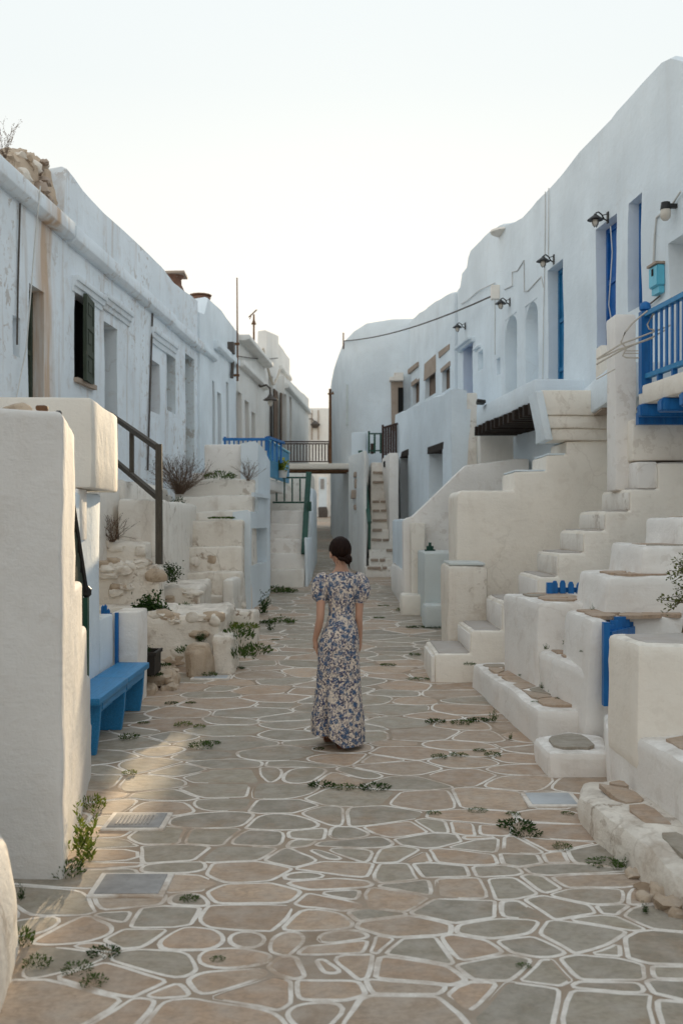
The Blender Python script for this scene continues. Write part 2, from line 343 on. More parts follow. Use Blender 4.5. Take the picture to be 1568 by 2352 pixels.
# leafy things ---------------------------------------------------------------
def leaves(seed, n, rad, h, size, mode='tuft', thin=0.45):
    r = rng(seed); vs = []; fs = []
    def leaf(p, d, s, wd):
        d = d.normalized(); u = Vector((r.uniform(-1, 1), r.uniform(-1, 1), r.uniform(-1, 1))); sd_ = d.cross(u)
        if sd_.length < 1e-3: sd_ = d.cross(Vector((1, 0, .3)))
        sd_.normalize(); k = len(vs); m_ = p + d * s * 0.5
        vs.extend([p, m_ + sd_ * s * wd * 0.5, p + d * s, m_ - sd_ * s * wd * 0.5]); fs.append((k, k + 1, k + 2, k + 3))
    def stem(a, b, t):
        d = (b - a).normalized(); s = d.cross(Vector((.3, .8, .2))).normalized() * t; k = len(vs)
        vs.extend([a - s, a + s, b]); fs.append((k, k + 1, k + 2))
    if mode == 'tuft':
        for i in range(n):
            a = r.uniform(0, 6.283); rr = rad * math.sqrt(r.random()); z = h * r.random() * (1 - 0.6 * (rr / rad) ** 2)
            p = Vector((rr * math.cos(a), rr * math.sin(a), z * 0.8))
            leaf(p, Vector((math.cos(a) * r.uniform(.2, 1), math.sin(a) * r.uniform(.2, 1), r.uniform(.1, 1.1))), size * r.uniform(.6, 1.3), thin)
    elif mode == 'feather':
        for i in range(n):
            a = r.uniform(0, 6.283); base = Vector((rad * .4 * r.uniform(-1, 1), rad * .4 * r.uniform(-1, 1), 0)); hh = h * r.uniform(.5, 1)
            tip = base + Vector((math.cos(a) * rad * r.uniform(.1, .9), math.sin(a) * rad * r.uniform(.1, .9), hh)); stem(base, tip, 0.004)
            for k in range(16):
                f = (k + 1) / 17; p = base.lerp(tip, f); q = r.uniform(0, 6.283)
                leaf(p, Vector((math.cos(q), math.sin(q), .7)), size * (1.2 - .6 * f) * r.uniform(.6, 1.2), thin)
    elif mode == 'bush':
        cl = [Vector((rad * r.uniform(-.5, .5), rad * r.uniform(-.5, .5), h * r.uniform(.15, .75))) for _ in range(max(6, n // 60))]
        for i in range(n):
            c = r.choice(cl); g = rad * 0.30
            p = c + Vector((r.gauss(0, g), r.gauss(0, g), r.gauss(0, g)));
            if p.z < 0.01: p.z = abs(p.z) * .5
            leaf(p, Vector((r.uniform(-1, 1), r.uniform(-1, 1), r.uniform(-.3, 1))), size * r.uniform(.6, 1.3), thin)
        for c in cl: stem(Vector((0, 0, 0)), c, 0.008)
    elif mode == 'twig':
        for i in range(n):
            a = r.uniform(0, 6.283); p = Vector((rad * .2 * r.uniform(-1, 1), rad * .2 * r.uniform(-1, 1), 0)); d = Vector((math.cos(a) * r.uniform(.2, .9), math.sin(a) * r.uniform(.2, .9), r.uniform(.4, 1.2))).normalized()
            for k in range(5):
                q = p + d * h * r.uniform(.12, .3); stem(p, q, 0.0035)
                for _ in range(2):
                    d2 = (d + Vector((r.uniform(-1, 1), r.uniform(-1, 1), r.uniform(-.6, .8)))).normalized(); stem(p.lerp(q, r.random()), q + d2 * h * r.uniform(.05, .16), 0.0025)
                    leaf(q + d2 * h * .1, d2, size * r.uniform(.4, 1), thin)
                p = q; d = (d + Vector((r.uniform(-.5, .5), r.uniform(-.5, .5), r.uniform(-.3, .4)))).normalized()
    elif mode == 'trail':
        for i in range(n):
            a = r.uniform(-.6, .6); p = Vector((rad * r.uniform(-1, 1), 0, r.uniform(-.1, .1) * h)); L_ = h * r.uniform(.25, 1); d = Vector((r.uniform(-.5, .5), -.5, .2))
            for k in range(14):
                q = p + d.normalized() * L_ / 14; stem(p, q, 0.003)
                for _ in range(3): leaf(q, Vector((r.uniform(-1, 1), r.uniform(-1, .2), r.uniform(-.8, .8))), size * r.uniform(.6, 1.2), thin)
                p = q; d += Vector((r.uniform(-.15, .15), .05, -.25))
    me = bpy.data.meshes.new('leaves'); me.from_pydata(vs, [], fs); return me
def plant_mesh(name, me, mat, loc, label, cat, group=None, scale=1, rotz=0, parent=None):
    if not me.materials: me.materials.append(M[mat])
    o = bpy.data.objects.new(name, me); C.objects.link(o); o.scale = (scale,) * 3 if not hasattr(scale, '__len__') else scale; o.rotation_euler = (0, 0, rotz)
    if parent: o.parent = parent; o.location = Vector(loc) - WORLD[parent.name]
    else: o.location = loc
    WORLD[o.name] = Vector(loc)
    return reg(o, label, cat, group)
# ------------------------------------------------------------------ ground and paving
def sheet(name, xs, ys, dz, mat, label):
    vs = [(x, y, G(y) + dz) for y in ys for x in xs]; nx = len(xs)
    fs = [(j * nx + i, j * nx + i + 1, (j + 1) * nx + i + 1, (j + 1) * nx + i) for j in range(len(ys) - 1) for i in range(nx - 1)]
    me = bpy.data.meshes.new(name); me.from_pydata(vs, [], fs); me.materials.append(M[mat])
    o = bpy.data.objects.new(name, me); C.objects.link(o); WORLD[name] = Vector((0, 0, 0))
    return reg(o, label, None, None, 'structure')
ys_ = [-120, -60, -25, -10, -4] + [i * 0.8 for i in range(-2, 90)] + [90, 140, 220, 400]
ground = sheet('ground', [-200, -60, -20, -6, 0, 6, 20, 60, 200], ys_, -0.03, 'earth', 'bare brown earth round the village')
pavement = sheet('pavement', [-4.5, -2.2, -1.0, 0, 1.0, 2.2, 4.5], [-6 + i * 0.7 for i in range(0, 102)], 0.0, 'filler', 'lane paved with flat stones in white painted joints')

STREET = [(-1.7, -4), (-1.35, 2.5), (-1.5, 4.2), (-1.56, 4.75), (-1.42, 5.0), (-1.76, 6.9), (-2.15, 7.1), (-2.15, 9.45), (-2.2, 10.0), (-1.9, 10.3), (-1.75, 10.9), (-1.2, 11.2),
          (-1.15, 13.2), (-1.65, 14.6), (-1.62, 16.4), (-1.32, 18.3), (-1.4, 20), (-.78, 20), (-.62, 21.5), (-.62, 26), (-1.5, 30), (-1.9, 54), (-.2, 54), (-.42, 38), (-.3, 34),
          (.2, 31), (.42, 26), (.6, 22.2), (.95, 20), (1.0, 17), (1.27, 15.2), (1.25, 14.9), (1.1, 12.2), (.97, 11.6), (1.0, 10.7), (1.32, 10.5), (1.36, 10.3), (1.56, 7.9), (1.46, 7.0), (1.8, 6.95), (1.78, 6.2), (1.44, 6.0), (1.42, 5.3), (1.56, 4.5), (1.8, 2.0), (1.9, -4)]
def inside(x, y, poly=STREET):
    c = False; n = len(poly)
    for i in range(n):
        (x1, y1), (x2, y2) = poly[i], poly[(i + 1) % n]
        if (y1 > y) != (y2 > y) and x < (x2 - x1) * (y - y1) / (y2 - y1) + x1: c = not c
    return c
def edge_dist(x, y, poly=STREET):
    best = 9
    for i in range(len(poly)):
        (x1, y1), (x2, y2) = poly[i], poly[(i + 1) % len(poly)]; dx, dy = x2 - x1, y2 - y1
        t = max(0, min(1, ((x - x1) * dx + (y - y1) * dy) / (dx * dx + dy * dy + 1e-9))); best = min(best, math.hypot(x - x1 - t * dx, y - y1 - t * dy))
    return best
# stone centres read off the near part of the lane (left half, right half), then scattered beyond
SA = [(235, 1140), (300, 960), (530, 1030), (770, 1080), (985, 1050), (1100, 1085), (600, 1190), (880, 1205), (950, 960), (1050, 875), (820, 880), (600, 860), (360, 830), (210, 815), (560, 770), (770, 690), (290, 710), (550, 690), (1085, 770), (1090, 670),
      (470, 600), (740, 620), (480, 545), (740, 490), (780, 570), (1060, 570), (1030, 500), (500, 500), (500, 450), (500, 410), (710, 420), (890, 420), (1110, 430), (1370, 430), (1270, 520), (1415, 600), (1450, 500), (1490, 430), (1220, 360), (920, 350), (590, 350),
      (540, 295), (700, 300), (940, 285), (1200, 290), (960, 225), (750, 250), (1200, 225), (600, 190), (460, 190), (1220, 150), (990, 155), (800, 130), (960, 110), (480, 120), (600, 110), (1500, 160), (1480, 330), (1480, 700), (1340, 790), (1300, 880), (1450, 890), (1300, 1010), (1500, 1000), (1490, 1080), (1490, 1150), (420, 900), (690, 980), (650, 770)]
SB = [(280, 140), (70, 135), (220, 70), (480, 110), (470, 165), (520, 50), (720, 140), (970, 160), (950, 120), (1170, 170), (930, 70), (1060, 235), (825, 235), (570, 235), (290, 225), (340, 295), (760, 305), (1080, 305), (1070, 355), (520, 355), (610, 350), (700, 350), (780, 350), (600, 380), (730, 380), (270, 400),
      (130, 390), (250, 440), (415, 445), (560, 460), (720, 455), (790, 415), (930, 420), (1010, 415), (940, 455), (1080, 455), (1180, 455), (1110, 500), (230, 510), (460, 515), (780, 510), (620, 510), (180, 540), (570, 575), (680, 575), (860, 575), (1010, 565), (1190, 550), (1215, 610), (1100, 650), (1270, 650), (1400, 620), (1500, 680),
      (250, 620), (450, 625), (690, 660), (910, 665), (390, 680), (1250, 710), (500, 730), (880, 745), (1150, 770), (980, 790), (1300, 810), (1470, 820), (590, 820), (700, 815), (200, 790), (380, 800), (1050, 900), (1280, 890), (1500, 900), (820, 870), (240, 895), (460, 900), (410, 960), (410, 1040), (920, 1020), (780, 1000), (1330, 960), (1340, 1050), (1530, 960), (1500, 1060)]
seeds = []
for a, s, o_ in ((SA, .5273, 0.0), (SB, .59, 643.0)):
    for zx, zy in a:
        u, v = o_ + zx * s, 1699.6 + zy * s; Y = YG(v); seeds.append((XU(u, Y), Y))
KEEP = len(seeds)
rs = rng(11); AX = 1.45
def far_enough(x, y, d):
    return all(((x - a) / AX) ** 2 + (y - b) ** 2 > d * d for a, b in seeds)
for i in range(60000):
    y = rs.choice((rs.uniform(-3, 3.3), rs.uniform(7.2, 30), rs.uniform(7.2, 30), rs.uniform(7, 52), rs.uniform(3.3, 7.3))); x = rs.uniform(-2.6, 2.2)
    if len(seeds) > 1700: break
    if 3.4 < y < 7.2 and -1.4 < x < 1.5: continue
    if inside(x, y) or edge_dist(x, y) < 0.12:
        big = noise.noise(Vector((x * .7, y * .45, 3))) * .10
        if far_enough(x, y, 0.285 + big + (0.10 if y > 24 else 0)): seeds.append((x, y))
def clip(poly, nx, ny, d):
    res = []; n = len(poly)
    for i in range(n):
        p, q = poly[i], poly[(i + 1) % n]; a = p[0] * nx + p[1] * ny - d; b = q[0] * nx + q[1] * ny - d
        if a <= 0: res.append(p)
        if (a < 0) != (b < 0): t = a / (a - b); res.append((p[0] + (q[0] - p[0]) * t, p[1] + (q[1] - p[1]) * t))
    return res
def chaikin(poly, k):
    res = []; n = len(poly)
    for i in range(n):
        p, q = poly[i], poly[(i + 1) % n]
        res += [(p[0] + (q[0] - p[0]) * k, p[1] + (q[1] - p[1]) * k), (q[0] + (p[0] - q[0]) * k, q[1] + (p[1] - q[1]) * k)]
    return res
AX = 1.45; PW = {}
def cell_of(i, pts, gap, lim=0.8):            # power cells in a space squeezed across the lane: stones lie wider than deep
    x, y = pts[i]; x /= AX; poly = [(x - lim, y - lim), (x + lim, y - lim), (x + lim, y + lim), (x - lim, y + lim)]
    nb = sorted(((a / AX - x) ** 2 + (b - y) ** 2, a / AX, b, PW.get(j, 0)) for j, (a, b) in enumerate(pts) if j != i and abs(a / AX - x) < 1.6 and abs(b - y) < 1.6)
    for d2, a, b, pw in nb[:26]:
        d = math.sqrt(d2); nx, ny = (a - x) / d, (b - y) / d
        poly = clip(poly, nx, ny, (x + a) / 2 * nx + (y + b) / 2 * ny - gap / 2 + max(-.3 * d, min(.3 * d, (PW.get(i, 0) - pw) / (2 * d))))
        if len(poly) < 3: return []
    return [(px * AX, py) for px, py in poly]
PAL = [(0.326, 0.281, 0.216), (0.3, 0.261, 0.204), (0.333, 0.285, 0.213), (0.434, 0.303, 0.207), (0.463, 0.318, 0.216), (0.413, 0.286, 0.197), (0.447, 0.324, 0.23), (0.315, 0.268, 0.203), (0.48, 0.342, 0.238), (0.404, 0.303, 0.221)]
def tint_of(x, y, r):
    w_ = noise.noise(Vector((x * .55, y * .4, 9)))
    c = r.choice(PAL[3:7] + PAL[8:]) if w_ + r.uniform(-.35, .35) > 0.10 else r.choice(PAL[:3] + PAL[7:8])
    k = r.uniform(.86, 1.12); return tuple(min(1, q * k) for q in c)
def stone_into(vs, fs, cols, poly, zf, top, col, cham=0.006, band=0, bandf=None):
    cx = sum(p[0] for p in poly) / len(poly); cy = sum(p[1] for p in poly) / len(poly); k = len(vs); n = len(poly)
    def push(s, dz, inward):
        for x, y in poly:
            d = math.hypot(x - cx, y - cy) + 1e-6; f = max(0.2, 1 - inward / d)
            xx, yy = cx + (x - cx) * f, cy + (y - cy) * f; vs.append((xx, yy, zf(xx, yy) + dz)); cols.append((*col, 1))
    push(1, -0.02, 0); push(1, top - 0.003, 0); push(1, top, cham)
    for a in (0, n):
        for i in range(n): j = (i + 1) % n; fs.append((k + a + i, k + a + j, k + a + n + j, k + a + n + i))
    fs.append(tuple(k + 2 * n + i for i in range(n)))
    if band:                                       # the hand-painted white outline round the stone
        ar = sum(poly[i][0] * poly[(i + 1) % n][1] - poly[(i + 1) % n][0] * poly[i][1] for i in range(n)); sg = 1 if ar > 0 else -1; b0 = len(vs)
        for lev, wd in ((0.0, -.004), (0.0, band * .5), (0.0, band)):
            for i in range(n):
                (xa, ya), (xb, yb) = poly[i - 1], poly[(i + 1) % n]; dx, dy = xb - xa, yb - ya; l = math.hypot(dx, dy) + 1e-9
                w_ = wd * (1 + .45 * noise.noise(Vector((poly[i][0] * 6, poly[i][1] * 6, 4)))) if wd > 0 else wd
                xx, yy = poly[i][0] + sg * dy / l * w_, poly[i][1] - sg * dx / l * w_; vs.append((xx, yy, zf(xx, yy) + (top - .0012 if wd < band else .0004))); cols.append((*col, 1))
        for a in (0, n):
            for i in range(n): j = (i + 1) % n; fs.append((b0 + a + i, b0 + a + j, b0 + a + n + j, b0 + a + n + i)); bandf.append(len(fs) - 1)
def stone_mesh(vs, fs, cols, name, bandf=()):
    me = bpy.data.meshes.new(name); me.from_pydata(vs, [], fs)
    a = me.color_attributes.new('tint', 'FLOAT_COLOR', 'POINT'); a.data.foreach_set('color', [q for c in cols for q in c])
    me.materials.append(M['stone']); me.materials.append(M['joint'])
    for i in bandf: me.polygons[i].material_index = 1
    me.polygons.foreach_set('use_smooth', [True] * len(me.polygons)); me.set_sharp_from_angle(angle=R(25)); return me
order = []
for i in range(len(seeds)): PW[i] = rng(i + 900).uniform(-.03, .03) if i >= KEEP else rng(i + 900).uniform(-.012, .012)
for i, (x, y) in enumerate(seeds):
    r = rng(i * 7 + 1); ins = inside(x, y); gap = r.uniform(.027, .034) if y < 8 else r.uniform(.024, .032)
    poly = cell_of(i, seeds, gap)
    if len(poly) < 3: continue
    poly = chaikin(poly, r.choice((.05, .08, .12)) if (y < 6.5 and x > .15) else r.choice((.07, .12, .18, .24, .29)) if y < 8 else r.choice((.08, .14, .20, .26)))
    if y < 12: poly = chaikin(poly, .25)
    poly = [(px + .016 * noise.noise(Vector((px * 5, py * 5, 1))), py + .016 * noise.noise(Vector((px * 5, py * 5, 8)))) for px, py in poly]
    seen = (1 / max(y, 2.0)) ** 3 if (ins and y > 3.3 and abs(XU(784, 1)) < 1 and abs(x) < .34 * y + .2) else 0
    order.append((seen, i, poly, tint_of(x, y, r), r.uniform(.0012, .0035), r.uniform(-.004, .004), r.uniform(-.0025, .0025)))
order.sort(key=lambda q: -q[0])
mv, mf, mc, mb_ = [], [], [], []
for k, (seen, i, poly, col, top, tx, ty) in enumerate(order):
    x0, y0 = seeds[i]
    zf = lambda x, y, x0=x0, y0=y0, tx=tx, ty=ty: G(y) + tx * (x - x0) + ty * (y - y0)
    if k < 300 and seen > 0:
        v_, f_, c_, q_ = [], [], [], []; stone_into(v_, f_, c_, poly, zf, top, col, band=rng(i).uniform(.014, .020), bandf=q_)
        og = Vector((x0, y0, G(y0))); v_ = [(a - og.x, b - og.y, c - og.z) for a, b, c in v_]
        o = bpy.data.objects.new('stone', stone_mesh(v_, f_, c_, 'stone', q_)); C.objects.link(o); o.parent = pavement; o.location = og
    else: stone_into(mv, mf, mc, poly, zf, top, col, band=rng(i).uniform(.014, .022), bandf=mb_)
o = bpy.data.objects.new('far_stones', stone_mesh(mv, mf, mc, 'far_stones', mb_)); C.objects.link(o); o.parent = pavement; o['kind'] = 'stuff'

def flags(parent, poly, z, n, seed, gap=0.03, bow=0.0, name='flagstone', inset=0.035):   # flat stones bedded in the top of a wall or step
    r = rng(seed); xs = [p[0] for p in poly]; ys = [p[1] for p in poly]; pts = []
    cx, cy = sum(xs) / len(xs), sum(ys) / len(ys)
    for _ in range(4000):
        if len(pts) >= n: break
        x, y = r.uniform(min(xs), max(xs)), r.uniform(min(ys), max(ys))
        ar = (max(xs) - min(xs)) * (max(ys) - min(ys)); dmin = 0.62 * math.sqrt(ar / n)
        if inside(x, y, poly) and all(math.hypot(x - a, y - b) > dmin for a, b in pts): pts.append((x, y))
    for i in range(len(pts)):
        c = [(p[0], p[1]) for p in poly]; x, y = pts[i]
        ar = sum(poly[j][0] * poly[(j + 1) % len(poly)][1] - poly[(j + 1) % len(poly)][0] * poly[j][1] for j in range(len(poly)))
        for j in range(len(poly)):                 # inset from the rim
            (x1, y1), (x2, y2) = poly[j], poly[(j + 1) % len(poly)]; dx, dy = x2 - x1, y2 - y1; l = math.hypot(dx, dy)
            nx, ny = (dy / l, -dx / l) if ar > 0 else (-dy / l, dx / l); c = clip(c, nx, ny, x1 * nx + y1 * ny - inset)
        for j, (a, b) in enumerate(pts):
            if j != i and len(c) > 2:
                d = math.hypot(a - x, b - y); nx, ny = (a - x) / d, (b - y) / d; c = clip(c, nx, ny, (x + a) / 2 * nx + (y + b) / 2 * ny - gap / 2)
        if len(c) < 3: continue
        c = chaikin(c, .2); col = r.choice(PAL[3:7] + PAL[:2] + PAL[8:]); zt = z(x, y) if callable(z) else z
        v_, f_, c_ = [], [], []; zf = (lambda px, py: z(px, py)) if callable(z) else (lambda px, py: z)
        stone_into(v_, f_, c_, [(px - x, py - y) for px, py in c], lambda px, py: zf(px + x, py + y) - zt, .012, col)
        o = bpy.data.objects.new(name, stone_mesh(v_, f_, c_, name)); C.objects.link(o)
        o.parent = parent; o.location = Vector((x, y, zt)) - WORLD[parent.name]
# ------------------------------------------------------------------ house fronts
class Front:                                       # a straight house front from A to B; the lane side is on its left (side=1) or right (-1)
    def __init__(s, X0, k, ya, yb, side, off=0.0):
        s.X0, s.k, s.side = X0, k, side
        s.A = Vector((X0 + k * ya, ya)); s.B = Vector((X0 + k * yb, yb)); s.L = (s.B - s.A).length; s.d = (s.B - s.A) / s.L
        s.n = Vector((-s.d.y, s.d.x)) * side; s.A += s.n * off; s.B += s.n * off; s.off = off
    def Y(s, u):                                   # where the sight line through u meets the front
        q = (u - CU) / F
        ax, ay = s.A; dx, dy = s.d; t = (q * ay - ax) / (dx - q * dy); return ay + dy * t
    def S(s, u): return (s.Y(u) - s.A.y) / s.d.y
    def sz(s, u, v): return s.S(u), ZV(v, s.Y(u))
    def pt(s, a, z, o=0.0): q = s.A + s.d * a + s.n * o; return Vector((q.x, q.y, z))
    def box(s, bm, a0, a1, z0, z1, o0, o1):
        p = [s.pt(a0, z0, o0), s.pt(a1, z0, o0), s.pt(a1, z0, o1), s.pt(a0, z0, o1), s.pt(a0, z1, o0), s.pt(a1, z1, o0), s.pt(a1, z1, o1), s.pt(a0, z1, o1)]
        v = box8(bm, p); return v
def topf(pr, s):
    if s <= pr[0][0]: return pr[0][1]
    for (a, za), (b, zb) in zip(pr, pr[1:]):
        if s <= b: return za + (zb - za) * (s - a) / max(b - a, 1e-6)
    return pr[-1][1]
def front_wall(fr, parent, z0, prof, ops, mat, depth=5.0, cell=0.7, amp=0.014, name='wall', backmat=None, thick=0.3):
    # ops: (s0, s1, z0, z1, recess[, 'arch'])
    bm = bmesh.new(); L_ = fr.L
    def merge(vals, lo, hi, cl):
        vals = sorted(set(round(q, 4) for q in vals if lo <= q <= hi) | {lo, hi}); res = [vals[0]]
        for b in vals[1:]:
            a = res[-1]
            if b - a < 0.004: continue
            k = int((b - a) / cl)
            for i in range(1, k + 1): res.append(a + (b - a) * i / (k + 1))
            res.append(b)
        return res
    zt = min(z for _, z in prof) - 0.25
    ss = merge([q for o in ops for q in o[:2]] + [a for a, _ in prof if 0 < a < L_], 0.0, L_, cell)
    zs = merge([q for o in ops for q in o[2:4]], z0, zt, cell)
    V = {}
    def v(i, j):
        if (i, j) not in V:
            s = ss[i]; z = zs[j] if j < len(zs) else topf(prof, s)
            q = fr.pt(s, z); w_ = noise.noise_vector(q * .9) * amp * 1.3 + noise.noise_vector(q * 3.3) * amp * .6
            q2 = q + Vector((fr.n.x, fr.n.y, 0)) * (w_.x) + (Vector((0, 0, w_.z * 1.6)) if j == len(zs) else Vector((0, 0, 0)))
            V[(i, j)] = bm.verts.new(q2)
        return V[(i, j)]
    def hole(i, j):
        if j >= len(zs) - 1 + 0: return None
        sm, zm = (ss[i] + ss[i + 1]) / 2, (zs[j] + zs[j + 1]) / 2
        for o in ops:
            if o[0] < sm < o[1] and o[2] < zm < o[3]: return o
        return None
    B_ = {}
    def bk(i, j, d):
        if (i, j, d) not in B_:
            c = V[(i, j)].co; B_[(i, j, d)] = bm.verts.new(c - Vector((fr.n.x, fr.n.y, 0)) * d)
        return B_[(i, j, d)]
    nz = len(zs)
    for i in range(len(ss) - 1):
        for j in range(nz):
            if hole(i, j) is None: bm.faces.new((v(i, j), v(i + 1, j), v(i + 1, j + 1), v(i, j + 1)))
    for i in range(len(ss) - 1):
        for j in range(nz - 1):
            o = hole(i, j)
            if o is None: continue
            d = o[4]
            for (a, b, ni, nj) in (((i, j), (i + 1, j), i, j - 1), ((i + 1, j), (i + 1, j + 1), i + 1, j), ((i + 1, j + 1), (i, j + 1), i, j + 1), ((i, j + 1), (i, j), i - 1, j)):
                out_ = ni < 0 or nj < 0 or ni >= len(ss) - 1 or nj >= nz - 1 or hole(ni, nj) is not o
                if out_: bm.faces.new((v(*a), v(*b), bk(*b, d), bk(*a, d)))
            for q in ((i, j), (i + 1, j), (i + 1, j + 1), (i, j + 1)): v(*q)
            f = bm.faces.new((bk(i, j, d), bk(i + 1, j, d), bk(i + 1, j + 1, d), bk(i, j + 1, d)))
    # parapet top, inner face, roof, ends and back
    top = [v(i, nz) for i in range(len(ss))]; n3 = Vector((fr.n.x, fr.n.y, 0))
    mid = [bm.verts.new(t.co - n3 * 0.07 + Vector((0, 0, 0.035))) for t in top]
    inn = [bm.verts.new(t.co - n3 * thick) for t in top]; zr = min(t.co.z for t in top) - 0.35
    low = [bm.verts.new((t.co.x, t.co.y, zr)) for t in inn]
    far = [bm.verts.new((t.co - n3 * (depth - thick)).xy.to_3d() + Vector((0, 0, zr))) for t in inn]
    base = [bm.verts.new((t.co.x, t.co.y, z0)) for t in far]
    for a, b in ((top, mid), (mid, inn), (inn, low), (low, far), (far, base)):
        for i in range(len(ss) - 1): bm.faces.new((a[i], a[i + 1], b[i + 1], b[i]))
    for i in (0, len(ss) - 1):
        col = [v(i, j) for j in range(nz + 1)]
        bm.faces.new(col + [mid[i], inn[i], low[i], far[i], base[i]])
    bmesh.ops.recalc_face_normals(bm, faces=bm.faces[:])
    w_ = build(bm, name, mat, parent, smooth=30)
    for o in ops:                                  # rounded heads: two plaster spandrels flush inside the opening
        if len(o) > 5 and o[5] == 'arch':
            b2 = bmesh.new(); hw = (o[1] - o[0]) / 2; sc = (o[0] + o[1]) / 2; rise = min(hw * .9, .3)
            for sg in (-1, 1):
                pts = []
                for k in range(7):
                    a = math.pi / 2 * k / 6; pts.append((sc + sg * hw * math.sin(a) * .999, o[3] - rise + rise * math.cos(a) - .002))
                pts.append((sc + sg * hw * .999, o[3] + .0))
                f0 = [b2.verts.new(fr.pt(a, z, -.004)) for a, z in pts]; f1 = [b2.verts.new(fr.pt(a, z, -o[4])) for a, z in pts]
                b2.faces.new(f0); b2.faces.new(f1[::-1])
                for k in range(len(pts)): b2.faces.new((f0[k], f1[k], f1[(k + 1) % len(pts)], f0[(k + 1) % len(pts)]))
            bmesh.ops.recalc_face_normals(b2, faces=b2.faces[:]); build(b2, 'arch_head', mat, parent, smooth=None)
    return w_
def door(fr, parent, o, mat, name='door', rows=2, sill=0.02, frame=0.07, handle='rust', part=(0, 1), d=None):
    s0, s1, z0, z1, dep = o[:5]; bm = bmesh.new(); d = dep - 0.004 if d is None else d
    w_ = s1 - s0; a0, a1 = s0 + .003 + w_ * part[0], s0 + w_ * part[1] - .003; z0 += sill
    fr.box(bm, a0, a1, z0, z1 - .003, -d, -d + .045)
    for q0, q1 in ((a0, a0 + frame), (a1 - frame, a1)): fr.box(bm, q0, q1, z0, z1 - .004, -d + .045, -d + .075)
    for k in range(rows + 1):
        z = z0 + (z1 - z0 - frame) * k / rows; fr.box(bm, a0 + frame, a1 - frame, z, z + frame - .004, -d + .045, -d + .072)
    m_ = (a0 + a1) / 2; fr.box(bm, m_ - .006, m_ + .006, z0 + frame, z1 - frame, -d + .045, -d + .058)
    leaf = build(bm, name, mat, parent, smooth=None)
    if handle:
        b2 = bmesh.new(); fr.box(b2, a0 + w_ * .12, a0 + w_ * .12 + .03, (z0 + z1) / 2 - .05, (z0 + z1) / 2 + .06, -d + .075, -d + .11); build(b2, 'handle', handle, leaf, smooth=None)
    return leaf
def window(fr, parent, o, mat, name='window', slats=6, d=None, frame=0.05):
    s0, s1, z0, z1, dep = o[:5]; bm = bmesh.new(); d = dep - .004 if d is None else d
    fr.box(bm, s0 + .003, s1 - .003, z0 + .003, z1 - .003, -d, -d + .03)
    root = build(bm, name, 'black', parent, smooth=None)
    b2 = bmesh.new()
    for q0, q1 in ((s0 + .004, s0 + frame), (s1 - frame, s1 - .004), ((s0 + s1) / 2 - .02, (s0 + s1) / 2 + .02)): fr.box(b2, q0, q1, z0 + .004, z1 - .004, -d + .03, -d + .06)
    for z in (z0 + .004, z1 - frame): fr.box(b2, s0 + frame, s1 - frame, z, z + frame - .004, -d + .031, -d + .057)
    build(b2, 'frame', mat, root, smooth=None)
    b3 = bmesh.new()
    for k in range(slats):
        a = s0 + frame + (s1 - s0 - 2 * frame) * k / slats; fr.box(b3, a + .003, a + (s1 - s0 - 2 * frame) / slats - .003, z0 + frame + .01, z1 - frame - .01, -d + .03, -d + .045)
    build(b3, 'boards', mat, root, smooth=None)
    return root
def ledge(fr, parent, a0, a1, z0, z1, proud, mat, name='cornice', steps=1, amp=.008, bev=.012):
    if steps == 1:
        bm = prism([fr.pt(a0, z0, -.02), fr.pt(a0, z1, -.02), fr.pt(a0, z1, proud), fr.pt(a0, z0 + (z1 - z0) * .25, proud), fr.pt(a0, z0, proud * .55)], (fr.d.x * (a1 - a0), fr.d.y * (a1 - a0), 0), bev=bev, amp=amp, cell=.5)
    else:
        pts = [fr.pt(a0, z1, -.02), fr.pt(a0, z1, proud)]
        for k in range(steps):
            f = 1 - k / steps; g = 1 - (k + 1) / steps; z = z1 - (z1 - z0) * (k + 1) / steps
            pts += [fr.pt(a0, z, proud * f * .9), fr.pt(a0, z, proud * max(g, .15))]
        pts.append(fr.pt(a0, z0 - .001, -.02))
        bm = prism(pts, (fr.d.x * (a1 - a0), fr.d.y * (a1 - a0), 0), bev=.006, amp=amp, cell=.5)
    return build(bm, name, mat, parent)
def op(fr, u0, u1, v0, v1, d, *k, zb=None):        # opening between sight lines; heights taken at its far edge
    a, b = fr.S(u0), fr.S(u1); a, b = min(a, b), max(a, b); Yf = fr.A.y + fr.d.y * b
    return (a, b, ZV(v1, Yf) if zb is None else zb, ZV(v0, Yf), d) + k
# ------------------------------------------------------------------ left row of houses
LF = Front(-4.6, .064, -9.0, 22.1, -1)
h = thing('old_house', 'long weathered white house at left with cornice and stained walls', 'house', (*LF.A, 0))
opA = op(LF, 66, 101, 672, 910, .22, zb=2.4); opN = op(LF, 31, 48, 732, 822, .16); opW = op(LF, 171, 212, 700, 884, .16)
opB = op(LF, 240, 270, 757, 930, .34, zb=2.35); opC = op(LF, 345, 367, 838, 953, .22); opD = op(LF, 383, 404, 806, 952, .30); opE = op(LF, 426, 446, 826, 1074, .34)
opS = op(LF, 368, 378, 1060, 1146, .15)
prof = [(0, 6.5), (LF.S(0) - 1.2, 6.5), (LF.S(0) - .6, 6.05), (LF.S(43), 5.96), (LF.S(96), 5.89), (LF.S(145), 5.88), (LF.S(154), 6.60), (LF.S(240), 6.52), (LF.S(300), 6.6), (LF.S(380), 6.62), (LF.S(398), 6.55), (LF.L, 6.70)]
front_wall(LF, h, -0.2, prof, [opA, opN, opW, opB, opC, opD, opE, opS], 'leftwall', depth=6, amp=.02)
ledge(LF, h, 0.0, LF.S(151), 5.62, 5.86, .14, 'leftwall'); ledge(LF, h, LF.S(154), LF.S(390), 5.60, 5.84, .14, 'leftwall')
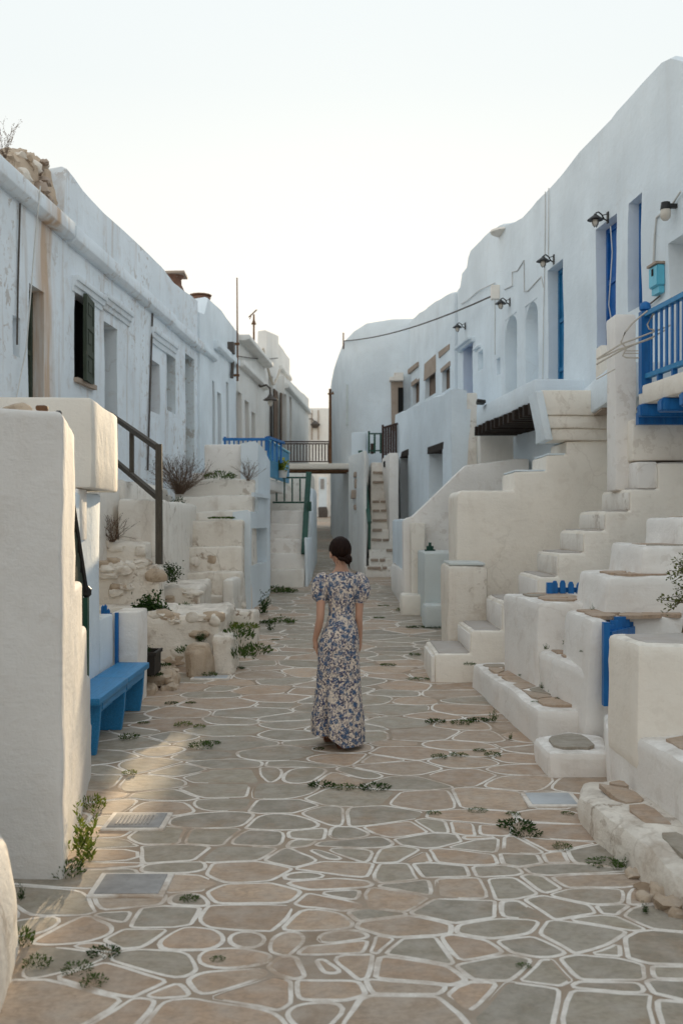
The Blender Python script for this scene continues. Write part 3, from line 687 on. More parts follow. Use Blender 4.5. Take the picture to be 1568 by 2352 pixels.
ledge(LF, h, LF.S(386), LF.S(461), 5.58, 5.80, .13, 'leftwall')
door(LF, h, opA, 'oldgreen', rows=3)
door(LF, h, opB, 'oldgreen', rows=3, d=.33); door(LF, h, opD, 'green', rows=2); door(LF, h, opE, 'green', rows=3)
bmx = bmesh.new(); LF.box(bmx, opW[0] + .01, opW[1] - .01, opW[2] + .01, opW[3] - .01, -.155, -.12); win = build(bmx, 'window', 'black', h, smooth=None)
def shutter(fr, a0, a1, z0, z1, o0, o1, par, mat):
    bm = bmesh.new(); p0, p1 = fr.pt(a0, z0, o0), fr.pt(a1, z0, o1); d = (p1 - p0); n = Vector((-d.y, d.x, 0)).normalized() * .02
    def seg(f0, f1, q0, q1, k0, k1):
        a = p0 + d * f0; b = p0 + d * f1
        box8(bm, [(*(a + n * k0).xy, q0), (*(b + n * k0).xy, q0), (*(b + n * k1).xy, q0), (*(a + n * k1).xy, q0), (*(a + n * k0).xy, q1), (*(b + n * k0).xy, q1), (*(b + n * k1).xy, q1), (*(a + n * k1).xy, q1)])
    seg(0, 1, z0, z1, -.6, .6)
    hh = z1 - z0
    for sgn in (-1, 1):
        for f0, f1 in ((0, .13), (.87, 1)): seg(f0, f1, z0, z1, sgn * .6, sgn * 1.3)
        for k in range(4): seg(.13, .87, z0 + hh * (k / 3) * .92, z0 + hh * (k / 3) * .92 + hh * .08, sgn * .6, sgn * 1.25)
        for k in range(3): seg(.3, .7, z0 + hh * (k / 3 + .12), z0 + hh * (k / 3 + .25), sgn * .6, sgn * 1.0)
    return build(bm, 'shutter', mat, par, smooth=None)
shutter(LF, opW[0] + .16, opW[1] - .03, opW[2] - .02, opW[3] + .02, .10, .02, win, 'oldgreen')
bmx = bmesh.new(); LF.box(bmx, opW[0] - .03, opW[1] + .05, opW[2] - .07, opW[2] - .005, -.1, .06); build(bmx, 'sill', 'brownstone', win, smooth=None)
bmx = bmesh.new(); LF.box(bmx, opC[0] + .02, opC[1] - .02, opC[2] + .01, opC[3] - .01, -.21, -.17); build(bmx, 'window', 'shutterbrown', h, smooth=None)
for u0, u1, v in ((165, 233, 674), (234, 295, 712), (345, 400, 788)):
    a0, a1 = LF.S(u0), LF.S(u1); Ym = LF.Y((u0 + u1) / 2); ledge(LF, h, a0, a1, ZV(v + 17, Ym), ZV(v - 17, Ym), .11, 'leftwall', 'drip_moulding', steps=3)
bmx = bmesh.new()
tube(bmx, [LF.pt(LF.S(347), ZV(720, LF.Y(347)), .03), LF.pt(LF.S(341), ZV(900, LF.Y(341)), .03), LF.pt(LF.S(336), ZV(1080, LF.Y(336)), .03)], .018); build(bmx, 'drain_pipe', 'cable', h)
bmx = bmesh.new(); tube(bmx, [LF.pt(LF.S(43), 5.6, .02), LF.pt(LF.S(38), 4.6, .02), LF.pt(LF.S(36), 3.9, .02)], .012); build(bmx, 'wall_cable', 'cable', h)
bmx = bmesh.new(); tube(bmx, [LF.pt(LF.S(64), 5.9, .16), LF.pt(LF.S(62), 5.2, .10), LF.pt(LF.S(50), 3.9, .06), LF.pt(LF.S(15), 2.9, .05)], .008); build(bmx, 'wall_cable', 'whitecable', h)
# broken parapet: bare rubble mound on the roof edge with dry growth
bm = bmesh.new(); nyy, ndd = 60, 26; gridv = []
for j in range(nyy + 1):
    y_ = 10.3 + 3.2 * j / nyy; s_ = (y_ - LF.A.y) / LF.d.y; row = []
    hgt = topf([(10.3, 6.0), (11.8, 6.20), (12.4, 6.40), (12.9, 6.63), (13.2, 6.68), (13.5, 6.60)], y_)
    for i in range(ndd + 1):
        dp_ = 1.0 * (i / ndd) ** 1.6; f = min(1, dp_ / .30); z_ = 5.72 + (hgt - 5.72) * math.sin(f * math.pi / 2) ** .8 - (.5 if i == ndd else 0)
        q = LF.pt(s_, z_, -.03 - dp_); row.append(bm.verts.new(q + noise.noise_vector(q * 2.3) * .08 + noise.noise_vector(q * 6) * .08 + noise.noise_vector(q * 15) * .04))
    gridv.append(row)
for j in range(nyy):
    for i in range(ndd): bm.faces.new((gridv[j][i], gridv[j + 1][i], gridv[j + 1][i + 1], gridv[j][i + 1]))
mound = build(bm, 'rubble_mound', 'rubble', h, smooth=50)
rm = rng(61)
for k in range(26):
    y_ = rm.uniform(11.6, 13.45); s_ = (y_ - LF.A.y) / LF.d.y; q = LF.pt(s_, 5.9 + (topf([(11.6, .25), (12.4, .5), (13.4, .72)], y_)) * rm.uniform(.1, 1.0), -.12 - .12 * rm.random()); sz_ = rm.uniform(.05, .13); bm = bmesh.new(); bmesh.ops.create_icosphere(bm, subdivisions=2, radius=1)
    for v_ in bm.verts: v_.co = Vector((v_.co.x * sz_, v_.co.y * sz_ * 1.3, v_.co.z * sz_ * .7)) + noise.noise_vector(v_.co * 1.8 + Vector((k * 3, 0, 0))) * sz_ * .5 + q
    build(bm, 'rubble_stone', rm.choice(('rubble', 'brownstone', 'rough')), mound, smooth=50)
# chimney pots
def pot(name, loc, prof_, label, mat='terracotta'):
    bm = bmesh.new(); lathe(bm, [(r_, z_) for r_, z_ in prof_], loc, 14); wobble(bm, .012, 3, 9); return bm
c0 = thing('chimney', 'squat terracotta chimney pot with slate lid on the left roof', 'chimney', (LF.pt(LF.S(428), 6.62, -.3)))
build(pot('x', WORLD[c0.name], [(.24, -.06), (.26, .05), (.20, .18), (.19, .28), (.25, .36)], ''), 'pot', 'terracotta', c0)
bmx = blk(WORLD[c0.name].x - .32, WORLD[c0.name].x + .30, WORLD[c0.name].y - .3, WORLD[c0.name].y + .3, WORLD[c0.name].z + .36, WORLD[c0.name].z + .41, bev=.01, amp=.02, cell=.2); build(bmx, 'lid', 'brownstone', c0)

L2F = Front(-4.6, .064, 22.12, 26.85, -1, off=.05)
h2 = thing('white_house', 'bluish white house with stepped roof and wall lamp beyond the old house', 'house', (*L2F.A, 0))
pr2 = [(0, 6.45), (.5, 6.52), (.9, 6.98), (2.6, 7.05), (3.2, 7.0), (L2F.L, 6.95)]
o2 = [op(L2F, 488, 494, 878, 1000, .2, zb=3.6), op(L2F, 500, 508, 905, 1000, .25, zb=3.2), op(L2F, 520, 526, 880, 1003, .25, zb=3.2)]
front_wall(L2F, h2, 0, pr2, o2, 'whiteblue', depth=6)
ledge(L2F, h2, .05, 1.6, 5.62, 5.78, .10, 'whiteblue'); ledge(L2F, h2, 1.6, 4.6, 5.95, 6.15, .12, 'whiteblue')
for o_ in o2: door(L2F, h2, o_, 'shutterbrown', rows=2, handle=None)
bmx = bmesh.new(); tube(bmx, [L2F.pt(L2F.S(527), ZV(868, L2F.Y(527)), .06), L2F.pt(L2F.S(529), ZV(820, L2F.Y(529)), .07), L2F.pt(L2F.S(524), ZV(790, L2F.Y(524)), .06)], .05); build(bmx, 'wall_cable', 'cable', h2)
bmx = bmesh.new(); L2F.box(bmx, L2F.S(522), L2F.S(526), ZV(815, 25.8), ZV(790, 25.8), .0, .16); build(bmx, 'junction_box', 'cable', h2, smooth=None)
c1 = thing('roof_vent', 'low round terracotta vent on the bluish white house roof', 'vent', L2F.pt(L2F.S(485), 6.98, -.25))
build(pot('x', WORLD[c1.name], [(.20, -.04), (.22, .03), (.24, .09), (.20, .13)], ''), 'pot', 'terracotta', c1); bmx = bmesh.new(); lathe(bmx, [(.26, .13), (.26, .16)], WORLD[c1.name]); build(bmx, 'cap', 'rust', c1)

L3F = Front(-4.6, .064, 26.87, 31.9, -1, off=.10)
h3 = thing('eaves_house', 'white house with projecting sunlit roof eaves behind the antenna mast', 'house', (*L3F.A, 0))
o3 = [op(L3F, 546, 556, 905, 1006, .3, zb=3.4), op(L3F, 563, 572, 925, 1006, .3, zb=3.4), op(L3F, 578, 586, 950, 1006, .3, zb=3.4)]
front_wall(L3F, h3, 0, [(0, 6.9), (L3F.L, 7.05)], o3, 'farwhite', depth=6)
ledge(L3F, h3, .05, L3F.L - .1, 6.72, 6.88, .30, 'farwhite', 'eaves'); ledge(L3F, h3, .05, L3F.L - .1, 6.02, 6.20, .16, 'farwhite')
for o_ in o3: door(L3F, h3, o_, 'shutterbrown', rows=2, handle=None)
L4F = Front(-4.6, .064, 31.95, 39.0, -1, off=.08)
h4 = thing('tall_house', 'tallest cream white house at left far end with arched roof niche', 'house', (*L4F.A, 0))
front_wall(L4F, h4, 0, [(0, 7.0), (.5, 7.05), (.6, 8.05), (3.6, 8.45), (3.7, 8.2), (L4F.L, 8.2)], [(.95, 2.1, 6.2, 7.6, .7, 'arch')], 'farwhite', depth=6)
bmx = bmesh.new(); L4F.box(bmx, 1.0, 2.05, 6.22, 7.5, -.69, -.62); build(bmx, 'niche_boards', 'shutterbrown', h4, smooth=None)
ledge(L4F, h4, 3.8, 6.9, 7.3, 7.45, .12, 'farwhite')
L5F = Front(-4.6, .064, 35.2, 44.0, -1, off=.35)
h5 = thing('shuttered_house', 'low cream house with tall brown shuttered windows at the lane end', 'house', (*L5F.A, 0))
o5 = [op(L5F, 637, 644, 900, 1004, .15, zb=4.3), op(L5F, 652, 658, 908, 1004, .15, zb=4.3), op(L5F, 665, 670, 915, 1006, .15, zb=4.3)]
front_wall(L5F, h5, 0, [(0, 6.95), (L5F.L, 7.25)], o5, 'farwhite', depth=5)
for o_ in o5: window(L5F, h5, o_, 'shutterbrown', slats=3)
ledge(L5F, h5, .05, L5F.L - .1, 6.55, 6.72, .14, 'farwhite')

# cross house closing the lane, with lamp pipes on its front
h6 = thing('end_house', 'flat roofed white house closing the far end of the lane', 'house', (-1.2, 54.5, 2.1))
YE = 54.5
front = Front(0, 0, 0, 1, 1)
bm = blk(-7, 4, YE, YE + 6, 1.0, ZV(937, YE), bev=.06, amp=.02, cell=1.2); build(bm, 'wall', 'farwhite', h6)
for u in (706, 716, 731):
    bmx = bmesh.new(); tube(bmx, [P(u, 942, YE - .06), P(u, 1010, YE - .06)], .035); build(bmx, 'pipe', 'brownstone', h6)
bmx = bmesh.new(); tube(bmx, [P(689, 985, YE - .1), P(696, 966, YE - .1), P(716, 961, YE - .1), P(724, 970, YE - .1)], .03); build(bmx, 'lamp_pipe', 'cable', h6)
bmx = bmesh.new(); lathe(bmx, [(.04, .2), (.28, 0), (.26, -.02), (.1, -.2)], P(724, 975, YE - .2)); build(bmx, 'lamp_shade', 'cable', h6)
bm = bmesh.new(); x0, x1, z0, z1 = XU(726, 53.6), XU(754, 53.6), G(53.6), ZV(1086, 53.6)
box(bm, x0, x1, 54.3, 54.45, z0, z1)
dp = build(bm, 'doorway', 'white', h6, smooth=None)
bm = bmesh.new(); box(bm, x0 + .12, x1 - .1, 54.24, 54.3, z0 + .05, z1 - .2); build(bm, 'door_leaf', 'whiteblue', dp, smooth=None)
bm = bmesh.new(); box(bm, x0 + .22, x1 - .24, 54.18, 54.24, z1 - .85, z1 - .3); build(bm, 'door_pane', 'lid', dp, smooth=None)
bm = blk(x0 + .1, x1 - .05, 53.4, 54.1, z0, z0 + .55, bev=.08, amp=.06, cell=.2); build(bm, 'covered_scooter', 'cable', None, 'small dark covered scooter parked before the distant doorway', 'scooter')

# far right end house with rounded corner
hr = thing('round_corner_house', 'plain white house with rounded corner at the far right bend', 'house', (1.0, 31.0, 1.0))
pts = [(2.05, 29.3), (1.5, 29.45), (.74, 30.0), (.36, 30.6), (.05, 31.6), (-.14, 33.2), (-.30, 35.5), (-.42, 38.5), (-.30, 44), (4.5, 44), (4.5, 29.3)]
bm = bmesh.new(); hs = [7.84, 7.86, 7.84, 7.72, 7.56, 7.38, 7.3, 7.3, 7.2, 7.2, 7.84]
lo_ = [bm.verts.new((x, y, .3)) for x, y in pts]; cx, cy = 2.2, 36
rows = [lo_]
for f in (0.15, .3, .45, .6, .75, .88, .965): rows.append([bm.verts.new((x, y, .3 + (hh - .3) * f)) for (x, y), hh in zip(pts, hs)])
rows.append([bm.verts.new((x + (cx - x) * .012, y + (cy - y) * .012, hh - .03)) for (x, y), hh in zip(pts, hs)]); rows.append([bm.verts.new((x + (cx - x) * .05, y + (cy - y) * .05, hh)) for (x, y), hh in zip(pts, hs)])
for a, b in zip(rows, rows[1:]):
    for i in range(len(pts)): bm.faces.new((a[i], a[(i + 1) % len(pts)], b[(i + 1) % len(pts)], b[i]))
bm.faces.new(rows[-1]); bm.faces.new(lo_[::-1]); bmesh.ops.recalc_face_normals(bm, faces=bm.faces[:]); wobble(bm, .015)
build(bm, 'wall', 'whiteblue', hr, smooth=50)
def onwall(u, v0, v1, Y, w_, name, mat, t=.03):    # slim slit set against the rounded wall
    bm = bmesh.new(); a = P(u, v1, Y); box(bm, a.x - w_ / 2, a.x + w_ / 2, a.y - t, a.y + .3, a.z, ZV(v0, Y)); return build(bm, name, mat, hr, smooth=None)
for u, v0, v1, Y in ((781, 897, 983, 32.8), (798, 883, 975, 31.1)): onwall(u, v0, v1, Y, .10, 'slit_window', 'greyplaster')
onwall(780, 1122, 1235, 33.0, .12, 'slit_door', 'greyplaster')
bm = bmesh.new(); box(bm, XU(898, 29.3), XU(925, 29.3), 29.15, 29.5, ZV(990, 29.3), ZV(872, 29.3)); wobble(bm, .05, 2, 5); dj = build(bm, 'stone_door_surround', 'brownstone', hr, smooth=None)
bm = bmesh.new(); box(bm, XU(914, 29.1), XU(926, 29.1), 29.1, 29.3, ZV(952, 29.1), ZV(890, 29.1)); build(bm, 'door_leaf', 'black', dj, smooth=None)
bm = bmesh.new(); box(bm, XU(895, 29.0), XU(926, 29.0), 28.95, 29.4, ZV(874, 29), ZV(866, 29)); box(bm, XU(905, 29.0), XU(926, 29.0), 28.97, 29.4, ZV(866, 29) + .003, ZV(856, 29)); build(bm, 'lintel', 'aged', dj, smooth=None)

# ------------------------------------------------------------------ right row of houses
RF = Front(4.83, -.095, -9.0, 22.9, 1)
H = thing('tall_white_house', 'tall smooth white house at right with blue doors and wall lamps', 'house', (*RF.A, 0))
D1 = op(RF, 1368, 1414, 528, 880, .22, zb=3.62); W1 = op(RF, 1442, 1474, 468, 718, .20); D2 = op(RF, 1258, 1292, 622, 905, .24, zb=3.4)
A1 = op(RF, 1207, 1234, 704, 899, .30, 'arch', zb=3.35); A2 = op(RF, 1160, 1187, 736, 922, .30, 'arch', zb=3.35); D4 = op(RF, 1062, 1086, 796, 915, .30, zb=3.6)
n1 = op(RF, 1098, 1109, 810, 853, .14); n2 = op(RF, 1140, 1148, 825, 862, .14); D0 = op(RF, 1536, 1640, 560, 860, .28, zb=3.3)
def rz(u, v): s, z = RF.sz(u, v); return (s, z)
prof = sorted([(0.0, 7.1), (14.0, 7.1), rz(1700, 10), rz(1568, 141), rz(1538, 134), rz(1516, 146), rz(1400, 274), rz(1300, 386), rz(1200, 499), rz(1178, 513), rz(1145, 520), rz(1110, 544), rz(1082, 574), rz(1075, 590), rz(1072, 612), rz(1060, 626), rz(1056, 660)])
prof = [p_ for i, p_ in enumerate(prof) if p_[0] >= 0]
front_wall(RF, H, 0.0, prof, [D1, W1, D2, A1, A2, D4, n1, n2, D0], 'whiteblue', depth=6, amp=.02)
door(RF, H, D1, 'deepblue', rows=3); door(RF, H, D2, 'teal', rows=3); door(RF, H, D4, 'deepblue', rows=2); door(RF, H, D0, 'white', rows=2)
window(RF, H, W1, 'blue', slats=4)
door(RF, H, A1, 'whiteblue', 'blocked_door', rows=1, handle=None); door(RF, H, A2, 'whiteblue', 'blocked_door', rows=1, handle=None)
a0, a1 = RF.S(1056), RF.S(1090); ledge(RF, H, min(a0, a1), max(a0, a1), ZV(800, 22), ZV(790, 22), .16, 'whiteblue', 'drip_moulding', steps=2)
a0, a1 = RF.S(1092), RF.S(1104); ledge(RF, H, min(a0, a1), max(a0, a1), ZV(806, 21), ZV(800, 21), .08, 'whiteblue', 'drip_moulding')
bm = bmesh.new(); q = RF.pt(RF.S(1152), ZV(526, RF.Y(1152)) - .05, .02); lathe(bm, [(.05, 0), (.22, .03), (.20, .07), (.05, .09)], q + Vector((0, 0, -.06)), 10); wobble(bm, .05, 2, 6); build(bm, 'bare_patch', 'aged', H)
def run(fr, par, pts, r_, mat, name='wall_cable', off=.02):
    bm = bmesh.new(); tube(bm, [fr.pt(fr.S(u), ZV(v, fr.Y(u)), off) for u, v in pts], r_, 5); return build(bm, name, mat, par)
run(RF, H, [(1254, 440), (1253, 600), (1250, 720), (1248, 890)], .008, 'whitecable'); run(RF, H, [(1262, 432), (1261, 590)], .008, 'whitecable')
run(RF, H, [(1160, 665), (1178, 656), (1178, 625), (1190, 622), (1205, 598), (1206, 670), (1214, 668), (1245, 635), (1250, 660)], .010, 'whitecable')
run(RF, H, [(1060, 698), (1075, 690), (1100, 668), (1138, 650)], .010, 'whitecable'); run(RF, H, [(1138, 690), (1138, 815)], .009, 'whitecable')
run(RF, H, [(1406, 520), (1410, 580), (1402, 700), (1412, 760)], .008, 'whitecable', off=.03)
run(RF, H, [(1568, 440), (1550, 468), (1512, 500), (1508, 540), (1505, 600), (1503, 640), (1510, 668)], .013, 'whitecable', off=.03)
run(RF, H, [(1520, 680), (1500, 696), (1490, 702), (1482, 716)], .010, 'cable', off=.03)
bm = bmesh.new(); q = RF.pt(RF.S(1145), ZV(672, RF.Y(1145)), .05); box(bm, q.x - .10, q.x + .05, q.y - .08, q.y + .08, q.z - .13, q.z + .13); build(bm, 'junction_box', 'aged', H, smooth=None)
mb = thing('meter_box', 'pale blue electricity meter box beside the upper right doorway', 'meter box', RF.pt(RF.S(1517), ZV(672, RF.Y(1517)), 0))
a0, a1 = sorted((RF.S(1507), RF.S(1527))); zb, zt_ = ZV(676, RF.Y(1517)), ZV(612, RF.Y(1517)); bm = bmesh.new()
RF.box(bm, a0, a1, zb + .08, zt_, .003, .10); bmesh.ops.bevel(bm, geom=bm.edges[:], offset=.012, segments=2, affect='EDGES'); RF.box(bm, a0 + .02, a1 - .02, zb, zb + .078, .003, .07); build(bm, 'case', 'lightblue', mb)
bm = bmesh.new(); RF.box(bm, (a0 + a1) / 2 - .02, (a0 + a1) / 2 + .03, (zb + zt_) / 2 + .05, (zb + zt_) / 2 + .13, .101, .106); build(bm, 'dial_window', 'black', mb, smooth=None)
bm = bmesh.new(); RF.box(bm, a0 - .01, a1 + .01, zt_ + .003, zt_ + .03, .003, .12); build(bm, 'hood', 'brownstone', mb, smooth=None)

R2F = Front(4.83, -.095, 22.92, 30.2, 1, off=.06)
H2 = thing('stone_window_house', 'white house with brown stone framed windows beyond the tall house', 'house', (*R2F.A, 0))
w1 = op(R2F, 946, 963, 882, 934, .18); w2 = op(R2F, 976, 999, 866, 918, .18); w3 = op(R2F, 1014, 1033, 850, 903, .18)
prof = sorted([(0.0, ZV(660, R2F.Y(1054))), R2F.sz(1030, 676), R2F.sz(1000, 693), R2F.sz(965, 718), R2F.sz(945, 735), R2F.sz(935, 745), (R2F.L, 7.6)])
front_wall(R2F, H2, 0.0, prof, [w1, w2, w3], 'whiteblue', depth=6)
for o_ in (w1, w2, w3): window(R2F, H2, o_, 'shutterbrown', slats=4)
for u0, u1, v0, v1, pr_ in ((974, 1000, 825, 864, .012), (1012, 1034, 838, 848, .012), (944, 965, 870, 880, .012), (940, 962, 840, 850, .05), (1009, 1033, 800, 812, .03)):
    a0, a1 = sorted((R2F.S(u0), R2F.S(u1))); Ym = R2F.Y((u0 + u1) / 2); bm = bmesh.new(); R2F.box(bm, a0, a1, ZV(v1, Ym), ZV(v0, Ym), -.02, pr_); wobble(bm, .03, 3, 7); build(bm, 'stone_lintel', 'brownstone', H2, smooth=None)

# lower storey in front of it: terrace with two doorways under timber lintels
TF = Front(3.79, -.095, 18.45, 25.5, 1)
T = thing('terrace_house', 'lower white terrace storey with two doorways under timber lintels', 'terrace', (*TF.A, .3))
d1 = op(TF, 984, 1016, 1040, 1290, .5, zb=1.0); d2 = op(TF, 919, 937, 1050, 1290, .4, zb=1.1)
front_wall(TF, T, .2, sorted([(0.0, 4.26), TF.sz(1000, 912), TF.sz(960, 930), (TF.L, 4.56)]), [d1, d2], 'whiteblue', depth=1.15, amp=.02)
for o_, n_ in ((d1, 3), (d2, 2)):
    for k in range(n_):
        bm = bmesh.new(); a, b = TF.pt(o_[0] - .08, o_[3] + .04 - .02 * k, -.05 - .14 * k), TF.pt(o_[1] + .06, o_[3] + .05, -.05 - .14 * k); bar(bm, a, b, .12, .14); wobble(bm, .015, 4, 9); build(bm, 'lintel_log', 'beam', T, smooth=None)
door(TF, T, d1, 'white', rows=2, handle=None); door(TF, T, d2, 'white', rows=2, handle=None)
q = TF.A; bm = blk(q.x + .02, q.x + .48, q.y + .03, q.y + .5, .2, ZV(901, 18.45), bev=.03); build(bm, 'corner_pier', 'aged', T)
bm = blk(q.x + .48, 5.5, 18.05, 18.5, 1.5, 3.42, bev=.02, amp=.02); build(bm, 'back_wall', 'aged', T)
# ------------------------------------------------------------------ right side: terraces, stairs, benches
def up(Y, pts): return [P(u, v, Y) for u, v in pts]
# timber porch deck between the terrace and the landing
pd = thing('porch_deck', 'white roof deck on dark old timbers over the sheltered corner', 'porch', (2.7, 16, 3.4))
PL = [(2.43, 17.95), (2.76, 14.3), (4.2, 14.3), (4.2, 17.95)]
bm = plan(PL, 3.53, 3.86, bev=.03, amp=.015); build(bm, 'slab', 'whiteblue', pd)
for k in range(13):
    f = k / 12; x, y = 2.43 + .33 * f, 17.85 - 3.45 * f; bm = bmesh.new(); bar(bm, (x - .05, y, 3.44), (4.1, y, 3.44), .13, .16); wobble(bm, .02, 3, 9); build(bm, 'beam', 'beam', pd, smooth=None)
bm = plan([(2.50, 17.9), (2.82, 14.35), (4.2, 14.35), (4.2, 17.9)], 3.49, 3.527, bev=0, amp=.0, cell=0); build(bm, 'board_ceiling', 'beam', pd, smooth=None)
bm = bmesh.new(); tube(bm, [(3.40, 17.0, 3.36), (3.40, 17.0, 2.2)], .02); tube(bm, [(3.40, 17.0, 2.8), (3.52, 16.9, 2.75)], .05); build(bm, 'drain_pipe', 'cable', pd)
rk = blk(XU(1092, 17.3), XU(1112, 17.3), 17.2, 17.45, 3.86, 3.93, bev=.02, amp=.03, cell=.06); build(rk, 'roof_stone', 'iron', None, 'small dark stone lying on the white porch deck edge', 'stone')

# sloping parapet wall
bm = prism(up(16.9, [(925, 1420), (925, 1196), (934, 1189), (946, 1187), (1068, 1068), (1185, 1054), (1215, 1054), (1215, 1420)]), (0, .22, 0), bev=.035, amp=.014, cell=.4)
rw = thing('sloping_wall', 'white stair parapet with long sloping top below the porch', 'wall', P(1000, 1395, 16.9))
build(bm, 'wall', 'white', rw)
bm = blk(1.05, 1.30, 17.13, 20.5, .3, 1.86, bev=.04); build(bm, 'return_wall', 'whiteblue', rw)
bm = fblk(944, 976, 1201, 1400, 16.55, .34, bev=.02); build(bm, 'buttress', 'cream', rw)
st = thing('white_step', 'low white step block below the sloping stair parapet', 'step', P(945, 1400, 16.2)); build(fblk(922, 974, 1366, 1425, 16.0, .6, bev=.05), 'block', 'cream', st)
st = thing('kerb_bench', 'long low white kerb beside the lane under the round corner stair', 'kerb', (1.0, 19, .4))
build(plan([(1.02, 16.95), (.98, 19.9), (1.32, 19.9), (1.36, 16.95)], .2, .98, bev=.05, amp=.03), 'wall', 'white', st); flags(st, [(1.03, 17.0), (1.0, 19.8), (1.3, 19.8), (1.34, 17.0)], .982, 6, 5)

# grey green box house with little green gate finial
gb = thing('grey_box_wall', 'grey green plastered box wall with low step against it', 'wall', P(1018, 1405, 15.2))
build(fblk(974, 1063, 1269, 1450, 15.2, 1.3, bev=.03), 'wall', 'greyplaster', gb)
build(fblk(1022, 1029, 1310, 1420, 15.16, .05, bev=0, cell=0, amp=0), 'pipe', 'greyplaster', gb)
st = thing('entry_step', 'white block step at the foot of the grey green wall', 'step', P(1018, 1440, 14.7)); build(fblk(975, 1062, 1391, 1460, 14.62, .6, bev=.05, amp=.02), 'block', 'greyplaster', st)
gg = thing('small_gate', 'small dark green gate top with stepped boards behind the grey wall', 'gate', P(987, 1300, 15.6)); Yg = 15.9
for k, (u, v) in enumerate(((978, 1262), (982, 1254), (987, 1246), (992, 1254), (996, 1262))):
    bm = bmesh.new(); a = P(u, 1300, Yg); box(bm, a.x - .022, a.x + .022, Yg, Yg + .03, a.z, ZV(v, Yg)); build(bm, 'board', 'green', gg, smooth=None)
bm = bmesh.new(); box(bm, XU(975, Yg), XU(999, Yg), Yg - .03, Yg - .003, ZV(1275, Yg), ZV(1268, Yg)); build(bm, 'rail', 'green', gg, smooth=None)

# big stair with stepped side wall leading to the landing
ts = thing('stepped_stair', 'big white stair with plain stepped side wall and corbelled landing', 'staircase', P(1150, 1430, 12.85))
Yt = 12.85
bm = prism(up(Yt, [(1047, 1470), (1048, 1138), (1058, 1127), (1179, 1127), (1179, 1084), (1254, 1083), (1254, 1046), (1299, 1046), (1299, 1014), (1345, 1012), (1520, 1012), (1520, 1470)]), (0, .95, 0), bev=.03, amp=.012, cell=.45)
build(bm, 'side_wall', 'cream', ts)
for u0, u1, v in ((1179, 1254, 1084), (1254, 1299, 1046), (1299, 1345, 1012)):
    x0, x1 = XU(u0, Yt) + .02, XU(u1, Yt); build(blk(x0, x1, Yt + .03, Yt + .92, ZV(v, Yt) + .006, ZV(v, Yt) + .03, bev=.008, amp=.004), 'step', 'whiteblue', ts)
for u0, v0, v1, k in ((1242, 896, 954, 0), (1254, 954.3, 984, 1), (1266, 984.3, 1011.5, 2)):
    build(fblk(u0, 1440, v0, v1, 12.75 + .03 * k, .5, bev=.02, amp=.01), 'corbel', 'cream', ts)
bm = prism([P(1229, 898, 12.70), P(1246, 898, 12.70), P(1270, 1011, 12.70), P(1252, 1011, 12.70)], (0, .5, 0), bev=.015); build(bm, 'bracket', 'whiteblue', ts)  # covers the landing's left side, cool light tint in its colour

build(fblk(1262, 1440, 898, 1008, 13.26, 1.0, bev=.02), 'corbel_back', 'whiteblue', ts)
# landing before the deep blue door
ld = thing('door_landing', 'white cantilevered landing with brown underside before the deep blue door', 'landing', (3.3, 12.2, 3.2))
build(plan([(3.26, 13.5), (3.6, 13.5), (3.72, 11.1), (3.04, 11.15)], 3.2, 3.60, bev=.03), 'slab', 'whiteblue', ld)
build(plan([(3.30, 13.35), (3.53, 13.35), (3.6, 12.1), (3.16, 12.1)], 3.17, 3.197, bev=0, amp=0, cell=0), 'underside', 'brownstone', ld, smooth=None)  # thin brown sheet below the slab
build(fblk(1411, 1462, 722, 1128, 11.1, .36, bev=.03, cell=.25), 'pier', 'white', ld)
build(blk(3.23, 3.40, 12.45, 12.68, 3.602, 4.02, bev=.03), 'end_post', 'cream', ld)

# nine-step stair
xs = [.997, 1.385, 1.727, 2.11, 2.33, 2.60, 2.83, 3.10, 3.40]; zs = [.387, .63, .94, 1.215, 1.47, 1.71, 1.92, 2.16, 2.44]; Ys = 10.7
ns = thing('nine_step_stair', 'white open stair of nine grey topped steps rising right to the balcony', 'staircase', (2.2, 11.2, G(11)))
pts = [(xs[0], Ys, -.2)]
for i, (x, z) in enumerate(zip(xs, zs)): pts += [(x, Ys, z), (xs[i + 1] if i < 8 else 4.4, Ys, z)]
pts += [(4.4, Ys, -.2)]
build(prism(pts, (0, 1.15, 0), bev=.03, amp=.014, cell=.4), 'side_wall', 'aged' if False else 'cream', ns)
for i, (x, z) in enumerate(zip(xs, zs)):
    x1 = xs[i + 1] if i < 8 else 3.7
    build(blk(x + .05, x1 + .02, Ys + .05, Ys + 1.10, z - .02, z + .012, bev=.008, amp=.006, cell=.2), 'step', 'cement', ns)
    if 0 < i: build(blk(x - .012, x + .0, Ys + .02, Ys + 1.12, zs[i - 1] + .02, z - .035, bev=.003, amp=.006, cell=.2), 'riser', 'aged' if i > 3 else 'white', ns)
build(blk(.96, 1.0, Ys + .02, Ys + .9, -.1, .36, bev=.005, amp=.008, cell=.2), 'riser', 'aged', ns)
build(blk(1.26, 1.75, 11.9, 12.6, .2, 1.28, bev=.05, amp=.03, cell=.25), 'end_block', 'rough', ns)
build(blk(1.29, 1.72, 11.93, 12.55, 1.285, 1.32, bev=.012, amp=.01), 'slab', 'greyplaster', ns)
build(fblk(1452, 1700, 962, 1058, 10.9, .6, bev=.02, amp=.012), 'lintel_wall', 'cream', ns)
build(fblk(1463, 1509, 1060, 1121, 10.74, .4, bev=.02, amp=.01, cell=.2), 'shade_cover_block', 'white', ns)  # added block hiding the shaded riser so the spot stays bright
br = thing('rail_bracket', 'small grey metal towel bracket fixed on the white stair wall', 'bracket', P(1520, 1230, 10.62))
Yb = 10.66
